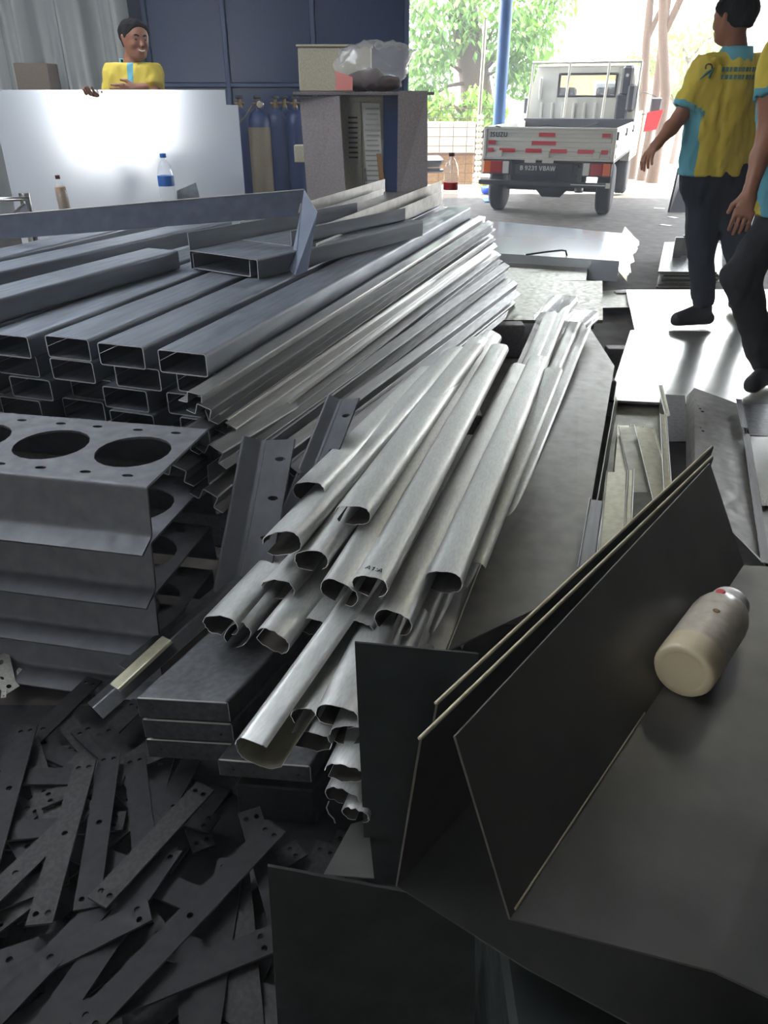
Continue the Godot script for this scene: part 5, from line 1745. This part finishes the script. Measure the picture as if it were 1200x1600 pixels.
	var h := thing("house", "low yellow house with sloping tiled roof beyond the yard on the right", "house", Vector3(9.0, 0, -24.5))
	g = geo()
	g.box(Vector3(0, 1.1, -1.5), Vector3(9.0, 2.2, 3.0), 0.02)
	part(h, "walls", g, M("render_yellow"))
	g = geo()
	g.slab([Vector3(-4.8, 2.05, 0.5), Vector3(4.8, 3.55, 0.5), Vector3(4.8, 4.4, -2.5), Vector3(-4.8, 2.9, -2.5)], 0.10)
	part(h, "roof", g, M("roof_tile"))
	g = geo()
	g.slab([Vector3(-4.8, 1.98, 0.52), Vector3(4.8, 3.48, 0.52), Vector3(4.8, 3.60, 0.52), Vector3(-4.8, 2.10, 0.52)], 0.04)
	part(h, "eaves_board", g, M("rust"))
	for x in [-2.6, 0.2, 2.4]:
		g = geo()
		g.box(Vector3(x, 1.45, 0.02), Vector3(1.1, 0.5, 0.05), 0.01)
		var wn := part(h, "window", g, M("render_white"))
		g = geo()
		g.box(Vector3(x, 1.45, 0.05), Vector3(0.96, 0.38, 0.02), 0.004)
		part(wn, "pane", g, mat("house_pane", Color(0.16, 0.19, 0.20), 0.08))
	h = thing("shed", "grey shed with slatted front beyond the tree, at the left of the yard opening", "shed", Vector3(1.2, 0, -21.5))
	g = geo()
	g.box(Vector3(-0.6, 1.15, -1.0), Vector3(3.4, 2.3, 2.0), 0.02)
	part(h, "walls", g, M("render_white"))
	g = geo()
	g.slab([Vector3(-2.6, 2.75, 0.4), Vector3(1.4, 2.35, 0.4), Vector3(1.4, 2.6, -2.2), Vector3(-2.6, 3.0, -2.2)], 0.08)
	part(h, "roof", g, M("roof_tile"))
	for i in 7:
		g = geo()
		g.box(Vector3(-0.5, 0.9 + i * 0.19, 0.03), Vector3(2.6, 0.09, 0.04), 0.008)
		part(h, "slat", g, M("roof_sheet"))
	# dark lean-to edge beside the walking man
	g = geo()
	g.slab([Vector3(3.823, 0.000, -10.952), Vector3(4.072, 0.000, -10.952), Vector3(4.188, 0.600, -11.537), Vector3(3.855, 0.550, -10.942)], 0.03)
	solo("leaning_board", "dark board leaning on the floor behind the walking man's leg", "board", g, M("black_plastic"))
	for e in [[Vector3(3.798, 0.004, -11.310), "farthest"], [Vector3(3.704, 0.004, -10.439), "middle"], [Vector3(3.396, 0.004, -9.787), "nearest"]]:
		g = geo()
		g.box(Vector3.ZERO, Vector3(0.14, 0.006, 0.08), 0.001)
		solo_at("litter_scrap", "white paper scrap on the floor left of the walking man, " + e[1], "paper scrap", g, M("paper"), Transform3D(Basis(Vector3.UP, e[0].x * 9.0), e[0]))

# ---------------------------------------------------------------- people
# bones: [a, b, radius at a, radius at b, blend, flat end at b]; meshed as surface nets
func nets(bones: Array, cell: float, clips := [], wr := 0.0, wf := 10.0) -> Array:
	var lo := Vector3.INF
	var hi := -Vector3.INF
	for b in bones:
		var r: float = maxf(b[2], b[3]) + cell * 3.0
		lo = lo.min(b[0] - Vector3.ONE * r).min(b[1] - Vector3.ONE * r)
		hi = hi.max(b[0] + Vector3.ONE * r).max(b[1] + Vector3.ONE * r)
	var nx := int((hi.x - lo.x) / cell) + 2
	var ny := int((hi.y - lo.y) / cell) + 2
	var nz := int((hi.z - lo.z) / cell) + 2
	var f := PackedFloat32Array()
	f.resize(nx * ny * nz)
	f.fill(0.2)
	for b in bones:
		var a: Vector3 = b[0]
		var e: Vector3 = b[1]
		var ra: float = b[2]
		var rb: float = b[3]
		var k: float = b[4]
		var flat: bool = b.size() > 5 and b[5]
		var ab := e - a
		var l2 := maxf(ab.length_squared(), 1e-8)
		var dir := ab.normalized()
		var r: float = maxf(ra, rb) + k + cell * 2.0
		var p0 := ((a.min(e) - Vector3.ONE * r - lo) / cell).floor().max(Vector3.ZERO)
		var p1 := ((a.max(e) + Vector3.ONE * r - lo) / cell).ceil()
		for z in range(int(p0.z), mini(int(p1.z), nz)):
			for y in range(int(p0.y), mini(int(p1.y), ny)):
				var at := (z * ny + y) * nx
				for x in range(int(p0.x), mini(int(p1.x), nx)):
					var p := lo + Vector3(x, y, z) * cell
					var q := p - a
					var t := clampf(q.dot(ab) / l2, 0.0, 1.0)
					var d := (q - ab * t).length() - lerpf(ra, rb, t)
					if flat:
						d = maxf(d, (p - e).dot(dir))
					var o := f[at + x]
					var h := maxf(k - absf(o - d), 0.0) / k
					f[at + x] = minf(o, d) - h * h * k * 0.25
	if wr > 0.0 or clips.size():
		var ns := FastNoiseLite.new()
		ns.seed = 12
		ns.frequency = wf
		ns.fractal_octaves = 2
		for i in f.size():
			if absf(f[i]) > 0.06:
				if clips.is_empty() or f[i] > 0.0:
					continue
			var p := lo + Vector3(i % nx, (i / nx) % ny, i / (nx * ny)) * cell
			if wr > 0.0:
				f[i] += wr * ns.get_noise_3d(p.x * 1.6, p.y * 0.55, p.z * 1.6)
			for c in clips:
				f[i] = maxf(f[i], (p - c[0]).dot(c[1]))
	var vid := PackedInt32Array()
	vid.resize(f.size())
	vid.fill(-1)
	var verts := PackedVector3Array()
	var steps := [0, 1, nx, nx + 1, nx * ny, nx * ny + 1, nx * ny + nx, nx * ny + nx + 1]
	var offs := [Vector3(0, 0, 0), Vector3(1, 0, 0), Vector3(0, 1, 0), Vector3(1, 1, 0), Vector3(0, 0, 1), Vector3(1, 0, 1), Vector3(0, 1, 1), Vector3(1, 1, 1)]
	var edges := [[0, 1], [2, 3], [4, 5], [6, 7], [0, 2], [1, 3], [4, 6], [5, 7], [0, 4], [1, 5], [2, 6], [3, 7]]
	for z in nz - 1:
		for y in ny - 1:
			var at := (z * ny + y) * nx
			for x in nx - 1:
				var i := at + x
				if absf(f[i]) > cell * 3.0:
					continue
				var n := 0
				for s in steps:
					if f[i + s] < 0.0:
						n += 1
				if n == 0 or n == 8:
					continue
				var sum := Vector3.ZERO
				var c := 0
				for e in edges:
					var fa := f[i + steps[e[0]]]
					var fb := f[i + steps[e[1]]]
					if (fa < 0.0) != (fb < 0.0):
						sum += offs[e[0]].lerp(offs[e[1]], fa / (fa - fb))
						c += 1
				vid[i] = verts.size()
				verts.append(lo + (Vector3(x, y, z) + sum / c) * cell)
	var tris := PackedVector3Array()
	var st := [1, nx, nx * ny]
	for z in range(1, nz - 1):
		for y in range(1, ny - 1):
			var at := (z * ny + y) * nx
			for x in range(1, nx - 1):
				var i := at + x
				var fa := f[i]
				if absf(fa) > cell * 2.5:
					continue
				for ax in 3:
					var fb := f[i + st[ax]]
					if (fa < 0.0) == (fb < 0.0):
						continue
					var u: int = st[(ax + 1) % 3]
					var w: int = st[(ax + 2) % 3]
					var q := [vid[i], vid[i - u], vid[i - u - w], vid[i - w]]
					if q.min() < 0:
						continue
					var A := verts[q[0]]
					var B := verts[q[1]]
					var C := verts[q[2]]
					var D := verts[q[3]]
					if fa < 0.0:
						tris.append_array([A, C, B, A, D, C])
					else:
						tris.append_array([A, B, C, A, C, D])
	return [tris]

func pour(g: Geo, tris: PackedVector3Array) -> void:
	g.sm = 1
	for i in range(0, tris.size(), 3):
		g.tri(tris[i], tris[i + 1], tris[i + 2])
	g.sm = -1

func hand_bones(w: Vector3, dir: Vector3, across: Vector3, curl: float) -> Array:
	# across points from the little finger to the thumb; fingers curl towards dir x across
	var nrm := dir.cross(across).normalized()
	var out := []
	out.append([w - dir * 0.03, w + dir * 0.02, 0.024, 0.026, 0.02])
	for i in 3:
		out.append([w + across * (i - 1) * 0.02 + dir * 0.012, w + across * (i - 1) * 0.024 + dir * 0.085, 0.015, 0.0125, 0.014])
	var lens := [0.062, 0.078, 0.084, 0.074]
	for i in 4:
		var base := w + across * (-0.036 + i * 0.023) + dir * (0.082 + (0.004 if i == 2 else 0.0))
		var d1 := (dir + nrm * curl * 0.6).normalized()
		var d2 := (dir + nrm * curl * 1.9).normalized()
		var l: float = lens[i]
		out.append([base - d1 * 0.012, base + d1 * l * 0.5, 0.0098, 0.0088, 0.004])
		out.append([base + d1 * l * 0.5, base + d1 * l * 0.5 + d2 * l * 0.5, 0.0088, 0.0074, 0.004])
	var tb := w + across * 0.030 + dir * 0.022
	var td := (dir * 0.75 + across * 0.6 + nrm * curl * 0.5).normalized()
	out.append([tb - td * 0.01, tb + td * 0.036, 0.014, 0.0105, 0.008])
	out.append([tb + td * 0.036, tb + td * 0.036 + (dir * 0.95 + across * 0.2 + nrm * curl * 0.7).normalized() * 0.032, 0.0105, 0.008, 0.004])
	return out

func head_bones(c: Vector3, f: Vector3, u: Vector3) -> Array:
	var r := f.cross(u).normalized()
	var o := [
		[c + u * 0.032 - f * 0.032, c + u * 0.034 + f * 0.022, 0.083, 0.078, 0.02],
		[c - u * 0.0 + f * 0.030, c - u * 0.060 + f * 0.044, 0.062, 0.046, 0.03],
		[c - u * 0.086 + f * 0.066, c - u * 0.088 + f * 0.060, 0.024, 0.026, 0.02],
		[c + u * 0.004 + f * 0.094, c - u * 0.028 + f * 0.108, 0.009, 0.0135, 0.012],
		[c - u * 0.054 + f * 0.090 - r * 0.016, c - u * 0.054 + f * 0.090 + r * 0.016, 0.010, 0.010, 0.010],
		[c - u * 0.066 + f * 0.086 - r * 0.012, c - u * 0.066 + f * 0.086 + r * 0.012, 0.010, 0.010, 0.010],
	]
	for s: float in [-1.0, 1.0]:
		o.append([c + u * 0.024 + f * 0.084 + r * s * 0.016, c + u * 0.022 + f * 0.074 + r * s * 0.046, 0.010, 0.010, 0.012])
		o.append([c - u * 0.022 + f * 0.066 + r * s * 0.036, c - u * 0.03 + f * 0.056 + r * s * 0.042, 0.026, 0.024, 0.02])
		o.append([c - u * 0.03 + f * 0.0 + r * s * 0.056, c - u * 0.078 + f * 0.05 + r * s * 0.024, 0.022, 0.022, 0.03])
		o.append([c + u * 0.016 - f * 0.008 + r * s * 0.080, c - u * 0.020 - f * 0.002 + r * s * 0.076, 0.013, 0.009, 0.008])
	return o

func person(label: String, j: Dictionary, look: Dictionary) -> void:
	var f: Vector3 = j.face.normalized()
	var up: Vector3 = j.get("up", Vector3.UP)
	up = (up - f * up.dot(f)).normalized()
	var rt := f.cross(up).normalized()
	var hc: Vector3 = j.head
	# whole body under the clothes
	var sp: Vector3 = (j.hip_l + j.hip_r) * 0.5
	var body := [
		[hc - up * 0.05 - f * 0.015, j.neck + Vector3(0, -0.02, 0), 0.056, 0.062, 0.03],
		[j.neck - Vector3(0, 0.15, 0), sp + Vector3(0, 0.12, 0), 0.085, 0.090, 0.04],
		[sp + Vector3(0, 0.12, 0), sp, 0.095, 0.10, 0.05]]
	for s in ["l", "r"]:
		body.append([j["sh_" + s], j["el_" + s], 0.046, 0.040, 0.03])
		body.append([j["el_" + s], j["el_" + s].lerp(j["wr_" + s], 0.35), 0.040, 0.041, 0.02])
		body.append([j["el_" + s].lerp(j["wr_" + s], 0.35), j["wr_" + s], 0.041, 0.026, 0.02])
		body.append([j["sh_" + s], j.neck - Vector3(0, 0.10, 0), 0.045, 0.050, 0.04])
		body.append([j["sh_" + s] - Vector3(0, 0.05, 0), j["hip_" + s], 0.07, 0.08, 0.05])
		body.append([j["hip_" + s], j["kn_" + s], 0.075, 0.05, 0.04])
		body.append([j["kn_" + s], j["an_" + s], 0.05, 0.034, 0.03])
		body.append([j["an_" + s], j["toe_" + s], 0.034, 0.026, 0.02])
	var g := geo()
	pour(g, nets(body, 0.016)[0])
	pour(g, nets(head_bones(hc, f, up) + [[hc - up * 0.05 - f * 0.015, j.neck, 0.056, 0.060, 0.03]], 0.006)[0])
	for s in ["l", "r"]:
		var w: Vector3 = j["wr_" + s]
		var dir: Vector3 = j.get("hand_" + s, (w - j["el_" + s])).normalized()
		var ac: Vector3 = j.get("thumb_" + s, f)
		ac = (ac - dir * ac.dot(dir)).normalized()
		pour(g, nets(hand_bones(w, dir, ac, look.get("curl", 0.5)) + [[w - dir * 0.06, w, 0.029, 0.025, 0.02]], 0.005)[0])
	var root := solo("person", label, "person", g, M("skin"))
	# eyes and brows
	for s: float in [-1.0, 1.0]:
		g = geo()
		var ec := hc + rt * s * 0.031 + f * 0.088 + up * 0.004
		var rs := []
		for i in 7:
			var ph: float = lerpf(0.05, PI - 0.05, i / 6.0)
			var ring := []
			for k in 10:
				var th: float = TAU * k / 10
				ring.append(ec + (rt * cos(th) + f * sin(th)) * sin(ph) * 0.0105 - up * cos(ph) * 0.006)
			rs.append(ring)
		g.sm = 1
		g.loft(rs, true, true)
		part(root, "eye", g, mat("eye_dark", Color(0.10, 0.07, 0.06), 0.25))
		g = geo()
		g.tube([hc + rt * s * 0.014 + f * 0.099 + up * 0.024, hc + rt * s * 0.030 + f * 0.096 + up * 0.031, hc + rt * s * 0.048 + f * 0.081 + up * 0.025], 0.0052, 6)
		part(root, "eyebrow", g, M("hair"))
	if look.get("smile", false):
		g = geo()
		g.tube([hc - rt * 0.020 + f * 0.094 - up * 0.054, hc + f * 0.103 - up * 0.060, hc + rt * 0.020 + f * 0.094 - up * 0.054], 0.0050, 6)
		part(root, "teeth", g, mat("teeth", Color(0.85, 0.82, 0.78), 0.4))
	# hair: a cap over the skull, cut along the hairline
	g = geo()
	var hb := [[hc + u_off(up, 0.036) - f * 0.034, hc + u_off(up, 0.040) + f * 0.026, 0.090, 0.082, 0.02], [hc - f * 0.05 - up * 0.02, hc - f * 0.05 + up * 0.03, 0.062, 0.08, 0.02]]
	pour(g, nets(hb, 0.007, [[hc + up * 0.045 + f * 0.070, (f * 0.85 - up * 0.5).normalized()], [hc - up * 0.045, -up], [hc + f * 0.012 - up * 0.0, (f * 0.6 - up * 0.8).normalized()]], 0.006, 30.0)[0])
	part(root, "hair", g, M("hair"))
	# shirt
	var sl: float = look.get("sleeve", 0.72)
	var shirt := [
		[j.neck - Vector3(0, 0.075, 0), j.neck - Vector3(0, 0.16, 0), 0.070, 0.120, 0.06],
		[j.neck - Vector3(0, 0.14, 0), sp - Vector3(0, 0.06, 0), 0.125, 0.128, 0.06]]
	for s in ["l", "r"]:
		var sh: Vector3 = j["sh_" + s]
		var e: Vector3 = sh.lerp(j["el_" + s], sl)
		shirt.append([sh, j.neck - Vector3(0, 0.062, 0), 0.064, 0.070, 0.05])
		shirt.append([sh - Vector3(0, 0.04, 0) + (sp - sh) * Vector3(0.12, 0, 0.12), j["hip_" + s] - Vector3(0, 0.08, 0), 0.092, 0.120, 0.06])
		shirt.append([sh, e, 0.064, 0.070, 0.04, true])
	var all: PackedVector3Array = nets(shirt, 0.013, [[Vector3(0, sp.y - 0.015, 0), Vector3.DOWN], [Vector3(0, j.neck.y - 0.004, 0), Vector3.UP]], 0.014, 13.0)[0]
	var gy := geo()
	var gt := geo()
	gy.sm = 1
	gt.sm = 1
	var fwd: Vector3 = j.get("front", f)
	var side: Vector3 = fwd.cross(Vector3.UP).normalized()
	for i in range(0, all.size(), 3):
		var c: Vector3 = (all[i] + all[i + 1] + all[i + 2]) / 3.0
		var q := c - sp
		var teal := false
		for s in ["l", "r"]:
			var sh: Vector3 = j["sh_" + s]
			var ad: Vector3 = (j["el_" + s] - sh)
			var t := (c - sh).dot(ad) / ad.length_squared()
			if look.get("cuff", true) and t > sl - 0.10 and (c - sh - ad * t).length() < 0.10:
				teal = true
		var dn: float = absf(q.dot(fwd))
		if absf(q.dot(side)) > 0.170 and q.y < 0.32 - look.get("panel", 0.0) and dn < 0.085:
			teal = true
		if look.get("placket", false) and absf((c - j.neck).dot(side)) < 0.018 and q.dot(fwd) > 0.03:
			teal = true
		(gt if teal else gy).tri(all[i], all[i + 1], all[i + 2])
	var shp := part(root, "shirt", gy, M("shirt_yellow"))
	part(shp, "teal_trim", gt, M("shirt_teal"))
	# collar: a slightly flared band
	g = geo()
	var r0 := []
	var r1 := []
	var r2 := []
	for i in 20:
		var a := TAU * i / 20
		var dv := fwd * cos(a) + side * sin(a)
		var dip: float = 0.03 * maxf(0.0, cos(a))
		r0.append(j.neck + dv * 0.100 + Vector3(0, -0.055 - dip, 0))
		r1.append(j.neck + dv * 0.084 + Vector3(0, 0.022 - dip * 1.3, 0))
		r2.append(j.neck + dv * 0.076 + Vector3(0, 0.016 - dip * 1.3, 0))
	g.sm = 1
	g.loft([r0, r1, r2], true, false)
	part(shp, "collar", g, M("shirt_teal"))
	if look.has("print"):
		back_print(shp, shirt, look.print[0], look.print[1], look.print[2])
	# trousers
	var tr := [[sp + Vector3(0, 0.09, 0), sp, 0.120, 0.125, 0.06]]
	for s in ["l", "r"]:
		tr.append([j["hip_" + s] + Vector3(0, 0.06, 0), j["hip_" + s] - Vector3(0, 0.05, 0), 0.098, 0.102, 0.05])
		tr.append([j["hip_" + s], j["kn_" + s], 0.098, 0.078, 0.04])
		tr.append([j["kn_" + s], j["kn_" + s].lerp(j["an_" + s], 0.93), 0.078, 0.066, 0.04, true])
	g = geo()
	pour(g, nets(tr, 0.014, [], 0.014, 8.0)[0])
	part(root, "trousers", g, M(look.trousers))
	for s in ["l", "r"]:
		g = geo()
		var an: Vector3 = j["an_" + s]
		var toe: Vector3 = j["toe_" + s]
		var fl := (toe - an) * Vector3(1, 0, 1)
		var heel := an - fl.normalized() * 0.045
		var y: float = minf(toe.y, an.y)
		pour(g, nets([[an, an - Vector3(0, 0.03, 0), 0.048, 0.048, 0.03], [Vector3(heel.x, toe.y + 0.008, heel.z), toe, 0.040, 0.040, 0.03], [an, toe + Vector3(0, 0.02, 0), 0.044, 0.032, 0.03]], 0.010, [[Vector3(0, toe.y - 0.030, 0), Vector3.DOWN]])[0])
		part(root, "shoe", g, M("shoe"))

func u_off(u: Vector3, k: float) -> Vector3:
	return u * k

func sdf(bones: Array, p: Vector3) -> float:
	var d := 10.0
	for b in bones:
		var ab: Vector3 = b[1] - b[0]
		var t := clampf((p - b[0]).dot(ab) / maxf(ab.length_squared(), 1e-8), 0.0, 1.0)
		var e: float = (p - b[0] - ab * t).length() - lerpf(b[2], b[3], t)
		var k: float = b[4]
		var h := maxf(k - absf(d - e), 0.0) / k
		d = minf(d, e) - h * h * k * 0.25
	return d

# teal lettering blocks and the small round-and-swoosh emblem, laid on the cloth of the back
func back_print(parent: Node, bones: Array, at: Vector3, right: Vector3, out: Vector3) -> void:
	var place := func(x: float, y: float) -> Vector3:
		var p := at + right * x + Vector3(0, y, 0) + out * 0.3
		for i in 30:
			var d := sdf(bones, p)
			if d < 0.001:
				break
			p -= out * d
		return p + out * 0.010
	var g := geo()
	var x := -0.045
	while x < 0.20:
		for row in 2:
			var w := 0.011 + 0.006 * absf(sin(x * 90.0 + row))
			var y := 0.012 - row * 0.036
			var a: Vector3 = place.call(x, y)
			var b: Vector3 = place.call(x + w, y)
			g.quad(a + Vector3(0, 0.011, 0), b + Vector3(0, 0.011, 0), b - Vector3(0, 0.011, 0), a - Vector3(0, 0.011, 0))
		x += 0.021
	part(parent, "back_lettering", g, mat("print_teal", Color(0.30, 0.50, 0.50), 0.8))
	g = geo()
	var arc := []
	for i in 9:
		var a := lerpf(-0.4, PI + 0.5, i / 8.0)
		arc.append(place.call(-0.115 + 0.016 * cos(a), 0.022 + 0.016 * sin(a)))
	g.tube(arc, 0.004, 6)
	part(parent, "emblem_ring", g, mat("print_dark", Color(0.25, 0.20, 0.16), 0.8))
	g = geo()
	g.tube([place.call(-0.150, -0.035), place.call(-0.118, -0.002), place.call(-0.088, 0.020)], [0.003, 0.008, 0.003], 6)
	g.tube([place.call(-0.108, -0.030), place.call(-0.104, -0.008), place.call(-0.092, 0.012)], [0.006, 0.007, 0.003], 6)
	part(parent, "emblem_swoosh", g, M("print_teal"))

func people() -> void:
	# the man behind the white sheet, facing us, head turned to our right
	var x := Vector3(-1.702, 1.575, -6.000).x
	person("man in yellow polo with turquoise collar behind the white sheet, smiling sideways", {
		"head": Vector3(-1.654, 1.710, -5.980), "face": Vector3(0.62, -0.06, 0.78), "up": Vector3(0.05, 1, 0), "front": Vector3(0.05, 0, 1), "neck": Vector3(-1.696, 1.586, -6.000),
		"sh_l": Vector3(-1.818, 1.530, -6.000), "sh_r": Vector3(-1.584, 1.530, -6.000),
		"el_l": Vector3(-1.878, 1.308, -5.920), "wr_l": Vector3(-1.834, 1.378, -5.660), "hand_l": Vector3(-0.25, 0.12, 0.95), "thumb_l": Vector3(1, 0, 0.2),
		"el_r": Vector3(-1.546, 1.366, -5.900), "wr_r": Vector3(-1.626, 1.426, -5.740), "hand_r": Vector3(-0.9, -0.1, 0.3), "thumb_r": Vector3(0, 1, 0.2),
		"hip_l": Vector3(x - 0.09, 0.94, -6.0), "hip_r": Vector3(x + 0.09, 0.94, -6.0),
		"kn_l": Vector3(x - 0.10, 0.50, -5.97), "kn_r": Vector3(x + 0.10, 0.50, -5.97),
		"an_l": Vector3(x - 0.11, 0.09, -6.02), "an_r": Vector3(x + 0.11, 0.09, -6.02),
		"toe_l": Vector3(x - 0.13, 0.031, -5.86), "toe_r": Vector3(x + 0.13, 0.031, -5.86)},
		{"trousers": "trousers_black", "smile": true, "placket": true, "cuff": false, "sleeve": 0.62, "panel": 0.1})
	# the man walking away over the bright sheets
	person("man in yellow polo with teal back print walking away over the bright sheets", {
		"head": Vector3(1.862, 1.747, -4.850), "face": Vector3(-0.55, -0.05, -0.83), "front": Vector3(-0.18, 0, -0.98), "neck": Vector3(1.916, 1.602, -4.870),
		"sh_l": Vector3(1.755, 1.517, -4.850), "sh_r": Vector3(2.093, 1.525, -4.950),
		"el_l": Vector3(1.645, 1.274, -4.820), "wr_l": Vector3(1.507, 1.151, -4.700), "thumb_l": Vector3(0.1, 0.2, -1),
		"el_r": Vector3(2.255, 1.274, -4.950), "wr_r": Vector3(2.255, 1.027, -4.800), "thumb_r": Vector3(-0.2, 0, -1),
		"hip_l": Vector3(1.836, 0.995, -4.860), "hip_r": Vector3(2.032, 0.992, -4.900),
		"kn_l": Vector3(1.917, 0.589, -4.840), "kn_r": Vector3(2.094, 0.604, -4.750),
		"an_l": Vector3(2.019, 0.206, -4.880), "an_r": Vector3(2.414, 0.191, -5.150),
		"toe_l": Vector3(1.86, 0.134, -4.86), "toe_r": Vector3(2.40, 0.134, -5.30)},
		{"trousers": "jeans", "sleeve": 0.80, "curl": 0.7, "print": [Vector3(1.862, 1.501, -4.700), Vector3(0.98, 0, -0.18), Vector3(0.1, 0, 1).normalized()]})
	# the man cut by the right edge
	person("man cut off by the right edge, bare forearm hanging beside dark trousers", {
		"head": Vector3(1.732, 1.778, -3.750), "face": Vector3(-0.9, 0, -0.4), "front": Vector3(-0.85, 0, -0.5), "neck": Vector3(1.751, 1.646, -3.750),
		"sh_l": Vector3(1.619, 1.525, -3.660), "sh_r": Vector3(1.949, 1.564, -3.950),
		"el_l": Vector3(1.621, 1.243, -3.620), "wr_l": Vector3(1.555, 1.019, -3.520), "thumb_l": Vector3(-1, 0, -0.2),
		"el_r": Vector3(2.140, 1.285, -4.000), "wr_r": Vector3(2.177, 1.034, -4.050), "thumb_r": Vector3(-1, 0, 0),
		"hip_l": Vector3(1.812, 0.932, -3.700), "hip_r": Vector3(2.023, 0.924, -3.880),
		"kn_l": Vector3(1.667, 0.649, -3.680), "kn_r": Vector3(1.962, 0.621, -3.700),
		"an_l": Vector3(1.919, 0.177, -3.720), "an_r": Vector3(2.169, 0.216, -3.650),
		"toe_l": Vector3(1.801, 0.145, -3.590), "toe_r": Vector3(2.084, 0.145, -3.618)},
		{"trousers": "trousers_black", "sleeve": 0.48, "curl": 0.55})
